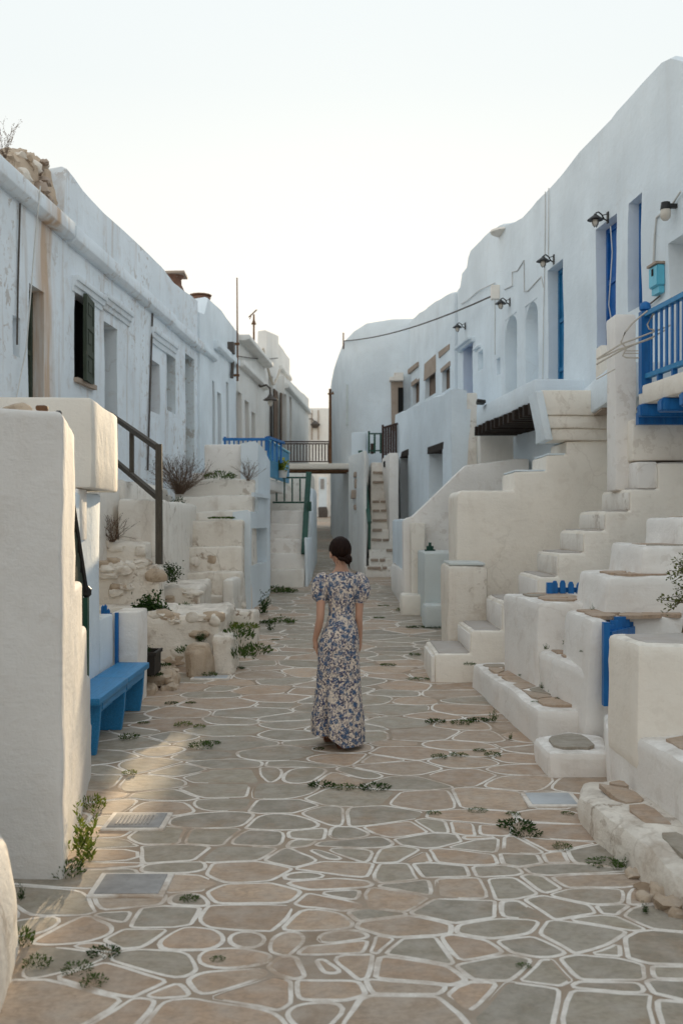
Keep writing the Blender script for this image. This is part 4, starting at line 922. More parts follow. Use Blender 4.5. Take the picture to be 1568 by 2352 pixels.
bm = bmesh.new(); box(bm, XU(1496, Yb), XU(1502, Yb), Yb - .06, Yb + .03, ZV(1230, Yb), ZV(1205, Yb)); build(bm, 'plate', 'lid', br, smooth=None)
for v in (1217, 1229): bm = bmesh.new(); tube(bm, [P(1500, v, Yb - .03), P(1575, v, Yb - .03)], .012); build(bm, 'rod', 'lid', br)

# balcony with blue railing
by0, by1 = 9.0, 10.75
def BX(y): return 4.217 - .095 * y
bl = thing('balcony', 'white balcony with bright blue wooden railing and blue joists', 'balcony', (3.4, 9.9, 3.05))
build(plan([(BX(by1), by1), (BX(by0), by0), (4.4, by0), (4.2, by1)], 3.06, 3.27, bev=.03, amp=.02), 'slab', 'cream', bl)
for k, y in enumerate((10.62, 10.1, 9.58, 9.06)):
    bm = bmesh.new(); bar(bm, (BX(y) - .04, y, 2.99), (4.1, y, 2.99), .15, .13); bmesh.ops.bevel(bm, geom=bm.edges[:], offset=.015, segments=2, affect='EDGES'); wobble(bm, .01, 3, 8); build(bm, 'joist', 'blue', bl, smooth=40)
bm = bmesh.new(); box(bm, BX(10.7) - .0, 4.2, 10.74, 10.84, 2.86, 2.99); build(bm, 'joist', 'blue', bl, smooth=None)
def bp(y, z, o=0): return (BX(y) + .05 + o, y, z)
bm = bmesh.new(); bar(bm, bp(10.68, 3.18), bp(10.68, 4.06), .11, up=(0, 1, 0)); build(bm, 'post', 'blue', bl, smooth=None)
bm = bmesh.new(); lathe(bm, [(.02, 4.06), (.06, 4.08), (.065, 4.11), (.05, 4.15), (.015, 4.17)], (BX(10.68) + .05, 10.68, 0), 12); build(bm, 'finial', 'blue', bl)
for z, n_, wd in ((4.02, 'top_rail', .07), (3.36, 'bottom_rail', .06)): bm = bmesh.new(); bar(bm, bp(10.62, z), bp(9.0, z), wd, .05); build(bm, n_, 'bluebench', bl, smooth=None)
for k in range(12): y = 10.52 - .13 * k; bm = bmesh.new(); bar(bm, bp(y, 3.385), bp(y, 3.995), .018, .05, up=(0, 1, 0)); build(bm, 'baluster', 'blue', bl, smooth=None)
for k in range(4): y = 10.3 - .35 * k; bm = bmesh.new(); bar(bm, bp(y, 3.27), bp(y, 3.335), .05, .05, up=(0, 1, 0)); build(bm, 'rail_foot', 'blue', bl, smooth=None)
bg_ = blk(BX(10.2) + .35, BX(10.2) + .6, 10.05, 10.3, 3.275, 3.45, bev=.06, amp=.03, cell=.08); build(bg_, 'dark_pot', 'darkbox', None, 'dark flower pot behind the blue balcony railing', 'pot')
# wire clothes rack leaning over the railing
cr = thing('clothes_rack', 'cream wire clothes drying rack tied to the blue balcony railing', 'clothes rack', P(1440, 880, 10.6))
W3 = lambda x, y: P((1460 + x * .2125) * .91855, (620 + y * .2126) * .91855, 10.45)
for pts in ([(145, 1305), (430, 1130), (620, 1060), (830, 980), (1040, 900)], [(150, 1310), (400, 1195), (620, 1120), (800, 1050), (960, 960)], [(140, 1370), (280, 1290), (440, 1200), (600, 1130), (800, 1060)], [(140, 1545), (360, 1425)],
            [(430, 1110), (480, 990), (560, 890), (640, 820), (740, 740)], [(430, 1110), (485, 1165), (620, 1125)], [(490, 1180), (450, 1270), (490, 1290), (640, 1292)], [(820, 965), (760, 950), (740, 900), (800, 790), (1030, 580)], [(480, 1210), (640, 1210)], [(470, 1240), (640, 1240)]):
    bm = bmesh.new(); tube(bm, [W3(*p) for p in pts], .009 if len(pts) > 2 else .006, 5); build(bm, 'wire', 'wire', cr)

# lane-side planter bench with flagged top
pb = thing('planter_bench', 'long low white bench wall with flagstone top and weeds', 'bench wall', (1.7, 9.1, .0))
PBp = [(1.56, 7.9), (1.36, 10.4), (1.95, 10.65), (2.2, 10.65), (2.2, 7.9)]
build(plan([(1.56, 7.9), (1.37, 10.45), (2.3, 10.6), (2.3, 7.9)], -.15, .32, bev=.03, amp=.02, cell=.09), 'wall', 'white', pb)
flags(pb, [(1.60, 7.97), (1.42, 10.35), (1.78, 10.4), (1.90, 8.9), (2.02, 8.0)], .322, 9, 3, gap=.03)
# terraced block wall behind it
ta = thing('picket_terrace', 'white garden block with flagstone top behind the bench wall', 'garden wall', (2.1, 9.3, .3))
build(plan([(1.745, 8.9), (1.63, 10.0), (2.75, 10.15), (2.75, 8.9)], .2, 1.09, bev=.035, amp=.02, cell=.09), 'wall', 'white', ta)
flags(ta, [(1.82, 8.98), (1.72, 9.9), (2.25, 9.95), (2.3, 9.0)], 1.092, 5, 8)
tl = thing('flagged_ledge', 'white ledge with flagstones and two small herbs above the bench', 'ledge', (2.0, 8.3, .3))
build(plan([(1.90, 7.72), (1.745, 8.88), (2.6, 8.88), (2.6, 7.72)], .0, .66, bev=.05, amp=.03, cell=.09), 'wall', 'white', tl)
flags(tl, [(1.92, 7.8), (1.80, 8.85), (2.12, 8.86), (2.12, 7.82)], .664, 5, 12)
gp = thing('gate_pier', 'white pier with flagged cap left of the blue garden gate', 'pier', (2.0, 7.8, .3))
build(prism([(1.86, 7.70, .0), (2.02, 7.70, .0), (2.07, 7.70, 1.05), (1.92, 7.70, 1.05)], (0, .9, 0), bev=.05, amp=.015, cell=.3), 'wall', 'white', gp)
build(plan([(2.03, 7.98), (2.03, 8.5), (3.6, 8.7), (3.6, 8.1)], .2, 1.04, bev=.04, amp=.015, cell=.35), 'side_wall', 'white', gp)
flags(gp, [(1.95, 7.78), (1.95, 8.5), (3.0, 8.6), (3.0, 8.05)], 1.052, 6, 21)
for nm, x0, y0, zt2, lab, mt in (('D', 2.12, 8.15, 1.36, 'lowest big white garden step behind the blue gate', 'white'), ('E', 2.44, 8.3, 1.60, 'middle big white garden step rising behind the blue gate', 'white'), ('F', 2.83, 8.5, 1.84, 'uppermost white garden step at the right picture edge', 'white')):
    s_ = thing('garden_step', lab, 'step', (x0 + .4, y0 + .4, .9)); build(prism([(x0, y0, .9), (x0 + .07, y0, zt2), (x0 + 2.0, y0, zt2), (x0 + 2.0, y0, .9)], (0, 1.0, 0), bev=.035, amp=.022, cell=.09), 'block', mt, s_)
    flags(s_, [(x0 + .15, y0 + .1), (x0 + .1, y0 + .7), (x0 + .62, y0 + .75), (x0 + .62, y0 + .08)], zt2 + .002, 3, int(x0 * 100))
# blue picket fence on the terrace
pf = thing('picket_fence', 'low blue picket fence standing on the white garden block', 'fence', P(1310, 1372, 9.8)); Yp = 9.75
for k, (u, vt) in enumerate(((1274, 1334), (1292, 1333), (1311, 1336), (1330, 1338), (1349, 1340))):
    bm = bmesh.new(); a = XU(u, Yp); zt2 = ZV(vt, Yp); ww = .027
    pts = [(a - ww, Yp, 1.0), (a + ww, Yp, 1.0), (a + ww, Yp, zt2 - .03), (a + ww * .5, Yp, zt2), (a - ww * .5, Yp, zt2), (a - ww, Yp, zt2 - .03)]
    build(prism(pts, (0, .03, 0), bev=.004, amp=0, cell=0), 'picket', 'blue', pf, smooth=None)
bm = bmesh.new(); box(bm, XU(1256, Yp), XU(1364, Yp), Yp + .035, Yp + .06, ZV(1362, Yp), ZV(1350, Yp)); build(bm, 'rail', 'blue', pf, smooth=None)
bm = bmesh.new(); box(bm, XU(1255, Yp), XU(1268, Yp), Yp - .02, Yp + .033, 1.0, ZV(1338, Yp)); build(bm, 'post', 'blue', pf, smooth=None)
# blue gate
gt = thing('garden_gate', 'bright blue wooden garden gate standing open between white piers', 'gate', (2.02, 7.6, .4)); Yq = 7.58
bm = bmesh.new(); box(bm, XU(1386, Yq), XU(1400, Yq), Yq, Yq + .06, .40, ZV(1430, Yq)); build(bm, 'stile', 'blue', gt, smooth=None)
ga, gb_ = Vector((XU(1401, Yq), Yq + .02, 0)), Vector((XU(1452, 8.0), 8.0, 0))
for z, n_ in ((.93, 'top_rail'), (.50, 'bottom_rail')): bm = bmesh.new(); bar(bm, ga + Vector((0, 0, z)), gb_ + Vector((0, 0, z)), .04, .075); build(bm, n_, 'blue', gt, smooth=None)
for k, zt2 in enumerate((1.01, 1.04, 1.06, 1.055, 1.03, 1.0)):
    p0 = ga.lerp(gb_, (k + .5) / 6) + Vector((.0, .045, 0)); bm = bmesh.new(); bar(bm, p0 + Vector((0, 0, .42)), p0 + Vector((0, 0, zt2)), .06, .025, up=(0, 1, 0)); build(bm, 'board', 'blue', gt, smooth=None)
# nearest right garden wall, retaining wall, rubble bench and loose step
gw = thing('near_garden_wall', 'cream lit white garden wall nearest the camera at right', 'garden wall', (2.6, 6.3, .4))
build(plan([(1.785, 6.0), (1.77, 6.62), (3.6, 6.75), (3.6, 6.0)], .3, 1.065, bev=.035, amp=.018, cell=.09), 'wall', 'cream', gw)
build(plan([(1.86, 6.09), (1.85, 6.52), (2.25, 6.6), (2.4, 6.3), (2.4, 6.09)], 1.05, 1.07, bev=.01, amp=.006), 'cap', 'cement', gw)
rt = thing('retaining_wall', 'chest of white retaining wall with green grey coping stones at right', 'retaining wall', (2.2, 5.2, 0))
build(plan([(1.80, 2.6), (1.80, 6.05), (1.78, 6.62), (3.6, 6.62), (3.6, 2.6)], -.2, .52, bev=.04, amp=.03, cell=.09), 'wall', 'white', rt)
flags(rt, [(1.86, 2.7), (1.86, 5.95), (2.6, 5.95), (2.6, 2.7)], .525, 9, 31, gap=.05)
build(plan([(1.78, 6.63), (1.99, 7.56), (2.6, 7.56), (2.6, 6.63)], -.1, .36, bev=.03, amp=.015, cell=.3), 'threshold', 'white', rt)
flags(rt, [(1.83, 6.7), (2.02, 7.5), (2.5, 7.5), (2.5, 6.7)], .362, 3, 14)
ls = thing('loose_step', 'single low white step with brown stone tread at the gate path', 'step', (1.65, 7.2, 0))
build(plan([(1.45, 6.98), (1.45, 7.5), (1.75, 7.75), (2.0, 7.6), (1.88, 6.98)], -.1, .19, bev=.04, amp=.02, cell=.07), 'block', 'white', ls)
flags(ls, [(1.48, 7.05), (1.5, 7.45), (1.72, 7.6), (1.86, 7.5), (1.85, 7.05)], .192, 1, 3)
rb = thing('rubble_bench', 'low eroded white rubble bench with flagstone seat at lower right', 'bench wall', (1.65, 5.2, 0))
build(plan([(1.62, 3.2), (1.55, 4.5), (1.47, 5.3), (1.42, 6.0), (1.52, 6.35), (1.84, 6.4), (1.9, 3.2)], -.2, .175, bev=.06, amp=.045, cell=.12), 'wall', 'rough', rb)
flags(rb, [(1.68, 3.3), (1.62, 4.5), (1.53, 5.3), (1.50, 6.1), (1.78, 6.25), (1.80, 3.3)], .19, 8, 41, gap=.05)
r_ = rng(77)
for k in range(9):
    x, y = 1.50 + r_.uniform(-.05, .10), 4.35 + .09 * k + r_.uniform(-.03, .03); s = r_.uniform(.03, .075)
    bm = bmesh.new(); bmesh.ops.create_icosphere(bm, subdivisions=2, radius=s); 
    for v_ in bm.verts: v_.co = Vector((v_.co.x * 1.3, v_.co.y, v_.co.z * .8)) + noise.noise_vector(v_.co * 22 + Vector((k, 0, 0))) * s * .8 + Vector((x, y, s * .25))
    build(bm, 'stone', 'rubble', rb, smooth=60)
# ------------------------------------------------------------------ left side
# nearest wall edge at lower left
nw = thing('near_wall_edge', 'sunlit rounded wall edge at the lower left picture corner', 'wall', (-1.7, 3.7, 0))
build(prism([(-1.36, 4.25, -.2), (-1.37, 4.25, .22), (-1.42, 4.25, .42), (-1.55, 4.25, .66), (-2.4, 4.25, .85), (-2.4, 4.25, -.2)], (.24, -1.25, 0), bev=.05, amp=.03, cell=.15), 'wall', 'aged', nw)
# stair block with stepped side
def sp(y, z): return (-1.4 - .18 * (y - 5), y, z)
sb = thing('stair_block', 'large smooth white stair block with stepped edge in left foreground', 'staircase', (-2.2, 6.0, 0))
build(prism([sp(5.0, -.2), sp(5.0, 2.36), sp(5.68, 2.31), sp(5.68, 1.43), sp(6.18, 1.43), sp(6.18, 1.10), sp(6.66, 1.10), sp(6.66, .74), sp(6.93, .74), sp(6.93, .40), sp(7.05, .40), sp(7.05, -.2)], (-1.9, .08, .10), bev=.03, amp=.018, cell=.14, seg=3), 'wall', 'blockwhite', sb)
gr = thing('green_stair_rail', 'dark green boarded stair railing sloping behind the near stair block', 'railing', (-1.75, 6.6, .7))
bm = bmesh.new(); tube(bm, [(-1.72, 6.05, 2.47), (-1.755, 6.47, 1.96), (-1.80, 7.0, 1.33)], .022); build(bm, 'handrail', 'iron', gr)
bm = bmesh.new(); lathe(bm, [(.015, 1.27), (.035, 1.29), (.035, 1.33), (.015, 1.35)], (-1.80, 7.04, 0)); build(bm, 'knob', 'iron', gr)
bm = bmesh.new(); bar(bm, (-1.81, 7.03, .3), (-1.81, 7.03, 1.27), .05, .05, up=(0, 1, 0)); build(bm, 'post', 'green', gr, smooth=None)
for k in range(7):
    y = 6.16 + .118 * k; bm = bmesh.new(); bar(bm, (-1.735 - .085 * (y - 6.16) / .84, y, .3), (-1.735 - .085 * (y - 6.16) / .84, y, 2.30 - 1.195 * (y - 6.16)), .03, .088, up=(0, 1, 0)); build(bm, 'board', 'oldgreen', gr, smooth=None)
rk = thing('wall_rock', 'yellowish flat rock lying on top of the near stair block', 'rock', (-1.70, 5.2, 2.36))
bm = bmesh.new(); bmesh.ops.create_icosphere(bm, subdivisions=3, radius=.08)
for v_ in bm.verts: v_.co = Vector((v_.co.x * 1.0, v_.co.y * .7, v_.co.z * .45)) + noise.noise_vector(v_.co * 14) * .018 + Vector((-1.70, 5.22, 2.385))
build(bm, 'stone', 'rubble', rk, smooth=60)
bm = blk(-1.69, -1.63, 5.5, 5.56, 2.42, 2.45, bev=.01, amp=.006, cell=.03); build(bm, 'tile_shard', 'rust', None, 'small orange tile shard behind the yellowish rock on the block', 'shard')

# house with the projecting box
def sx2(y): return -2.0 - .08 * (y - 7.97)
bh = thing('box_house', 'white house side with projecting sunlit box above the blue bench', 'house', (-2.8, 8.4, 0))
build(plan([(-2.06, 7.3), (-2.15, 8.88), (-4.2, 8.88), (-4.2, 7.3)], -.2, 2.05, bev=.025, amp=.014, cell=.4), 'wall', 'whiteblue', bh)
build(plan([(sx2(7.97), 7.97), (sx2(9.40), 9.40), (-4.3, 9.40), (-4.3, 7.97)], 2.08, 2.80, bev=.025, amp=.012, cell=.35), 'box', 'cream', bh)
build(blk(-2.6, -2.10, 7.94, 8.25, 1.66, 2.078, bev=.02), 'bracket', 'white', bh)
build(plan([(-2.15, 8.885), (-2.17, 9.47), (-2.8, 9.47), (-2.8, 8.885)], -.1, .93, bev=.02, amp=.01), 'low_wall', 'whiteblue', bh)
build(blk(-2.20, -1.95, 9.53, 10.0, -.1, .94, bev=.02), 'pier', 'white', bh)
gf = thing('blue_side_gate', 'narrow blue picket gate wedged behind the white box house wall', 'gate', (-2.2, 9.45, .3))
bm = bmesh.new(); box(bm, -2.155, -2.125, 9.475, 9.52, .3, .94); build(bm, 'stile', 'blue', gf, smooth=None)
for k, (u, v) in enumerate(((236, 1390), (242, 1388), (249, 1398), (255, 1408))):
    Yk = 9.55; x = XU(u, Yk); build(prism([(x - .015, Yk, .6), (x + .015, Yk, .6), (x + .015, Yk, ZV(v, Yk) - .02), (x, Yk, ZV(v, Yk)), (x - .015, Yk, ZV(v, Yk) - .02)], (0, .02, 0), bev=0, amp=0, cell=0), 'picket', 'blue', gf, smooth=None)
# bench
bn = thing('blue_bench', 'chunky sky blue wooden bench against the white house wall', 'bench', (-1.98, 8.5, 0))
bx0, bx1, byA, byB, bz = -2.12, -1.82, 7.5, 9.44, .475
for y0, y1 in ((byA, 8.52), (8.526, byB)): build(blk(bx0, bx1, y0, y1, bz - .055, bz, bev=.008, amp=.004, cell=.2), 'seat', 'bluebench', bn)
for y in (7.62, 8.50, 9.28):
    pts = [(bx0 + .03, y, bz - .057), (bx1 - .02, y, bz - .057), (bx1 - .035, y, .2), (bx1 - .06, y, G(y)), (bx1 - .14, y, G(y)), (bx1 - .17, y, .13), (bx0 + .16, y, .13), (bx0 + .13, y, G(y)), (bx0 + .04, y, G(y))]
    build(prism(pts, (0, .05, 0), bev=.006, amp=.002, cell=0), 'leg', 'bluebench', bn, smooth=None)
for y0, y1 in ((7.673, 8.497), (8.553, 9.277)): bm = bmesh.new(); box(bm, -1.99, -1.95, y0, y1, .26, .34); build(bm, 'stretcher', 'bluebench', bn, smooth=None)
for y0, y1 in ((7.68, 8.49), (8.56, 9.27)): bm = bmesh.new(); box(bm, bx1 - .045, bx1 - .018, y0, y1, bz - .115, bz - .06); build(bm, 'apron', 'bluebench', bn, smooth=None)

# ruined steps and rubble terraces below the old house
ot = thing('rubble_terrace', 'crumbling whitewashed rubble terraces below the old house', 'terrace wall', (-2.7, 13, .2))
K = dict(bev=.06, amp=.05, cell=.13, f2=6)
for u0, u1, v0, Y, d, m_ in ((120, 286, 1100, 13.7, 3.5, 'aged'), (270, 372, 1147, 13.3, 3.2, 'aged'), (190, 338, 1245, 12.95, .9, 'rough'), (190, 366, 1303, 12.45, .55, 'rough')):
    build(blk(XU(u0, Y), XU(u1, Y), Y, Y + d, -.1, ZV(v0, Y), **dict(K, cell=.2 if d > 2 else .13, amp=.03 if d > 2 else .05)), 'ledge', m_, ot)
build(blk(XU(200, 11.95), XU(400, 11.95), 11.95, 12.44, -.1, .80, **K), 'ledge', 'rough', ot)
build(blk(XU(345, 13.2), XU(458, 13.2), 13.2, 14.6, .0, ZV(1343, 13.2), **K), 'ledge', 'rough', ot)
build(blk(XU(316, 11.6), XU(508, 11.6), 11.6, 13.15, -.1, ZV(1408, 11.6), **K), 'ledge', 'rough', ot)
build(blk(-4.0, -3.05, 10.0, 18.0, .0, 2.30, bev=.04, amp=.03, cell=.5), 'terrace_top', 'aged', ot)
ss = thing('stone_steps', 'broad worn whitewashed steps climbing to the left terrace', 'staircase', (-2.0, 16, .4))
for u0, u1, v0, Y, m_ in ((400, 589, 1101, 17.15, 'aged'), (400, 584, 1138, 16.82, 'aged'), (395, 576, 1174, 16.5, 'aged'), (368, 558, 1196, 16.1, 'rough'), (368, 556, 1257, 15.75, 'rough'), (392, 553, 1314, 15.4, 'rough'), (420, 549, 1370, 15.05, 'rough')):
    build(blk(XU(u0, Y), min(XU(u1, Y), -1.49), Y, Y + .45, .1, ZV(v0, Y), bev=.04, amp=.03, cell=.16, f2=6), 'step', m_, ss)
build(blk(XU(520, 15.0), XU(560, 15.9), 14.6, 16.0, .1, ZV(1325, 15.4), bev=.05, amp=.03, cell=.16), 'end_wall', 'aged', ss)
rq = rng(404)
for (u0, u1, z0, z1, Y, n_) in ((236, 330, 1.05, 1.55, 12.93, 5), (236, 362, .82, 1.22, 12.43, 7), (236, 396, .15, .74, 11.93, 8), (350, 455, .75, .95, 13.18, 5), (330, 505, .12, .66, 11.58, 13), (350, 505, .66, .74, 11.60, 7), (372, 555, .5, .95, 15.38, 6), (372, 552, 1.0, 1.38, 15.73, 4), (240, 360, 1.22, 1.30, 12.47, 8)):
    for k in range(n_):
        x, z = XU(rq.uniform(u0, u1), Y), rq.uniform(z0, z1); sx_, sz_ = rq.uniform(.06, .15), rq.uniform(.035, .08); bm = bmesh.new(); bmesh.ops.create_icosphere(bm, subdivisions=2, radius=1); sd_ = rq.uniform(0, 90)
        for v_ in bm.verts:
            a_ = [math.copysign(abs(c_) ** .7, c_) for c_ in v_.co]; v_.co = Vector((a_[0] * sx_, a_[1] * .05, a_[2] * sz_)) + noise.noise_vector(v_.co * 1.7 + Vector((sd_, 0, 0))) * .035 + Vector((x, Y + .035, z))
        build(bm, 'rubble_stone', rq.choice(('rough', 'rough', 'rubble')), ot if Y < 15 else ss, smooth=60)
def boulder(x, y, z, sx_, sy_, sz_, seed, mat, label, name='boulder'):
    bm = bmesh.new(); bmesh.ops.create_icosphere(bm, subdivisions=4, radius=1)
    for v_ in bm.verts:
        q = v_.co * 1.0; a = [math.copysign(abs(c) ** .62, c) for c in q]; v_.co = Vector((a[0] * sx_, a[1] * sy_, a[2] * sz_)) + noise.noise_vector(q * 1.6 + Vector((seed, 0, 0))) * sx_ * .28 + noise.noise_vector(q * 5 + Vector((0, seed, 0))) * sx_ * .10 + Vector((x, y, z))
    return build(bm, name, mat, None, label, 'boulder', smooth=60)
boulder(-1.58, 11.12, .22, .155, .17, .24, 3, 'rubble', 'rounded pale boulder leaning at the foot of the rubble terrace')
boulder(-1.92, 10.55, .16, .20, .20, .10, 8, 'rubble', 'flat brownish boulder beside the dark planter box')
boulder(-2.02, 10.15, .07, .14, .14, .09, 12, 'rubble', 'small low boulder at the end of the blue bench')
boulder(-1.78, 10.35, .06, .09, .10, .07, 17, 'rubble', 'smallest boulder on the paving before the rounded one')
cb = thing('corner_block', 'squared white stone block right of the rounded boulder', 'stone block', (-1.33, 11.4, .1)); build(fblk(486, 537, 1458, 1570, 11.2, .6, **dict(K, cell=.09, amp=.03)), 'block', 'rough', cb)
cb = thing('mossy_block', 'weed covered stone block beside the lane before the broad steps', 'stone block', (-1.3, 13.2, .2)); build(fblk(514, 588, 1405, 1500, 13.0, .7, **dict(K, cell=.1, amp=.04)), 'block', 'rough', cb)
px = thing('planter_crate', 'dark plastic planter crate wedged between bench pier and boulders', 'planter', (-1.95, 10.2, .28))
bm = bmesh.new(); X0, X1, Y0, Y1, Z0, Z1 = -2.12, -1.88, 10.02, 10.38, .26, .49
for b_ in ((X0, X1, Y0, Y0 + .015, Z0, Z1), (X0, X1, Y1 - .015, Y1, Z0, Z1), (X0, X0 + .015, Y0 + .016, Y1 - .016, Z0, Z1), (X1 - .015, X1, Y0 + .016, Y1 - .016, Z0, Z1), (X0 + .016, X1 - .016, Y0 + .016, Y1 - .016, Z0, Z0 + .02)): box(bm, *b_)
build(bm, 'case', 'darkbox', px, smooth=None)
bm = bmesh.new()
for b_ in ((X0 - .02, X1 + .02, Y0 - .02, Y0, Z1 - .03, Z1 + .003), (X1, X1 + .02, Y0, Y1, Z1 - .03, Z1 + .003)): box(bm, *b_)
build(bm, 'rim', 'darkbox', px, smooth=None)
bm = blk(X0 + .02, X1 - .02, Y0 + .02, Y1 - .02, Z0 + .02, Z1 - .07, bev=0, amp=.01, cell=.06); build(bm, 'soil', 'earth', px)
# timber handrail
wr = thing('timber_handrail', 'weathered grey timber handrail with thick end post on the rubble steps', 'railing', P(366, 1290, 12.6))
a = P(273, 966, 15.2); b = P(362, 1028, 12.7); a2 = P(273, 1066, 15.2); b2 = P(362, 1141, 12.7)
bm = bmesh.new(); bar(bm, P(366, 1296, 12.6), P(365, 1021, 12.6), .075, .08, up=(0, 1, 0)); wobble(bm, .012, 2, 6); build(bm, 'post', 'railwood', wr, smooth=None)
bm = bmesh.new(); bar(bm, P(303, 1090, 14.3), P(303, 988, 14.3), .06, .06, up=(0, 1, 0)); build(bm, 'post', 'railwood', wr, smooth=None)
bm = bmesh.new(); bar(bm, a + (a - b) * .3, b, .06, .07); build(bm, 'top_rail', 'railwood', wr, smooth=None)
bm = bmesh.new(); bar(bm, a2 + (a2 - b2) * .3, b2, .06, .07); build(bm, 'lower_rail', 'railwood', wr, smooth=None)

# alcove terrace with blue railing
AF = Front(0, 0, 0, 1, -1)
AF.A = Vector((-1.50, 16.45)); AF.B = Vector((-1.34, 18.75)); AF.L = (AF.B - AF.A).length; AF.d = (AF.B - AF.A) / AF.L; AF.n = Vector((AF.d.y, -AF.d.x))
at = thing('alcove_terrace', 'white terrace block with tall shaded alcove facing the lane', 'terrace', (-1.6, 17.5, .4))
al = op(AF, 578, 614, 1150, 1290, .5)
def azt(s): return 3.15 - .13 * s
front_wall(AF, at, .1, [(0, 1.95), (.80, 1.97), (.84, 3.18), (1.2, 3.16), (AF.L, 2.95)], [al], 'whiteblue', depth=1.4, amp=.015, cell=.4)
bm = bmesh.new(); AF.box(bm, al[0] - .05, al[1] + .04, al[3] + .03, al[3] + .10, .002, .05); wobble(bm, .01); build(bm, 'lintel', 'whiteblue', at, smooth=None)
build(fblk(468, 586, 1021, 1120, 17.45, 1.5, bev=.03, amp=.015), 'parapet', 'white', at)
build(fblk(440, 486, 1085, 1130, 17.6, 1.2, bev=.03, amp=.015), 'step', 'white', at)
bb = thing('blue_terrace_rail', 'bright blue wooden railing along the alcove terrace top', 'railing', P(560, 1022, 18.9)); Yr = 18.9
for u, u2 in ((514, 519), (608, 615)): bm = bmesh.new(); box(bm, XU(u, Yr), XU(u2, Yr), Yr, Yr + .05, ZV(1035, Yr), ZV(1003, Yr)); build(bm, 'post', 'blue', bb, smooth=None)
bm = bmesh.new(); box(bm, XU(512, Yr), XU(618, Yr), Yr - .02, Yr + .06, ZV(1012, Yr), ZV(1006, Yr)); build(bm, 'rail', 'blue', bb, smooth=None)
for k in range(8): bm = bmesh.new(); x = XU(527 + 10.5 * k, Yr); box(bm, x - .014, x + .014, Yr, Yr + .03, ZV(1035, Yr), ZV(1012.5, Yr)); build(bm, 'baluster', 'blue', bb, smooth=None)
for k in range(4):
    y = 19.0 + .35 * k; x = XU(615, Yr) + .06 * k; bm = bmesh.new(); box(bm, x - .02, x + .02, y, y + .04, 3.0, 3.40); build(bm, 'baluster', 'blue', bb, smooth=None)
bm = bmesh.new(); bar(bm, (XU(615, Yr), 18.97, 3.42), (XU(615, Yr) + .22, 20.3, 3.42), .06, .05); build(bm, 'side_rail', 'blue', bb, smooth=None)
bp_ = thing('terrace_screen', 'solid light blue terrace screen with sunlit top beside the bridge', 'screen', (-1.3, 21, 2.7))
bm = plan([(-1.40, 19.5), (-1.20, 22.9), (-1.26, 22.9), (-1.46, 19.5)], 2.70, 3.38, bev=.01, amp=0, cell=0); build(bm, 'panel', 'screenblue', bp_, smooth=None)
bm = plan([(-1.38, 19.45), (-1.17, 22.95), (-1.29, 22.95), (-1.50, 19.45)], 3.383, 3.42, bev=.006, amp=0, cell=0); build(bm, 'cap', 'lightblue', bp_, smooth=None)  # paler than the panel: sunlit look of the top put into colour
bm = plan([(-1.44, 19.5), (-1.25, 22.9), (-2.6, 22.9), (-2.6, 19.5)], 2.45, 2.68, bev=.02, amp=.01, cell=.6); build(bm, 'floor_slab', 'white', bp_)
# green railed stair
gs = thing('green_rail_stair', 'white stair of five broad steps with dark green side rail', 'staircase', (-1.1, 20.5, .5))
for k, v in enumerate((1308, 1272, 1238, 1204, 1172)):
    Y = 20 + .3 * k; build(blk(XU(620, 20) - .02 * k, -.76 + .012 * k, Y, Y + .9 if k < 4 else 23.0, .3, ZV(v, Y), bev=.03, amp=.018, cell=.25), 'step', 'aged' if k == 0 else 'white', gs)
build(plan([(-.755, 20.1), (-.70, 21.4), (-.63, 21.4), (-.69, 20.1)], .3, 1.5, bev=.03, amp=.02), 'side_wall', 'whiteblue', gs)
build(plan([(-.74, 21.45), (-.73, 23.0), (-.64, 23.0), (-.65, 21.45)], .3, 2.05, bev=.03, amp=.02), 'side_wall', 'whiteblue', gs)
sr = thing('green_hand_rail', 'thick dark green handrail boards falling beside the five broad steps', 'railing', (-.75, 20.5, 1.1))
for n_, p0, p1 in (('lower_board', P(698, 1272, 20.2), P(703, 1178, 20.9)), ('upper_board', P(703, 1180, 20.95), P(709, 1085, 21.5))): bm = bmesh.new(); bar(bm, p0, p1, .12, .05, up=(0, 1, 0)); build(bm, n_, 'green', sr, smooth=None)
bm = bmesh.new(); box(bm, XU(706, 21), XU(715, 21), 20.95, 21.05, ZV(1174, 21), ZV(1152, 21)); build(bm, 'knuckle', 'green', sr, smooth=None)
gfn = thing('green_fence', 'small dark green iron fence at the top of the broad steps', 'fence', P(665, 1155, 21.6)); Yf = 21.6
for v in (1097, 1154): bm = bmesh.new(); box(bm, XU(626, Yf), XU(707, Yf), Yf, Yf + .03, ZV(v + 2, Yf), ZV(v - 2, Yf)); build(bm, 'rail', 'green', gfn, smooth=None)
for u in (635, 653, 671, 689): bm = bmesh.new(); box(bm, XU(u, Yf) - .016, XU(u, Yf) + .016, Yf + .002, Yf + .028, ZV(1151.5, Yf), ZV(1099.5, Yf)); build(bm, 'baluster', 'green', gfn, smooth=None)
bw = thing('bridge_pier', 'shaded cream wall below the bridge behind the green fence', 'wall', (-1.5, 24, 1)); build(blk(-2.6, -.70, 23.2, 26.0, .4, ZV(1086, 23.2), bev=.03), 'wall', 'aged', bw)
bm = plan([(-.76, 23.05), (-.76, 26), (-.64, 26), (-.65, 23.05)], .4, 2.6, bev=.04, amp=.02); build(bm, 'side_wall', 'whiteblue', bw)
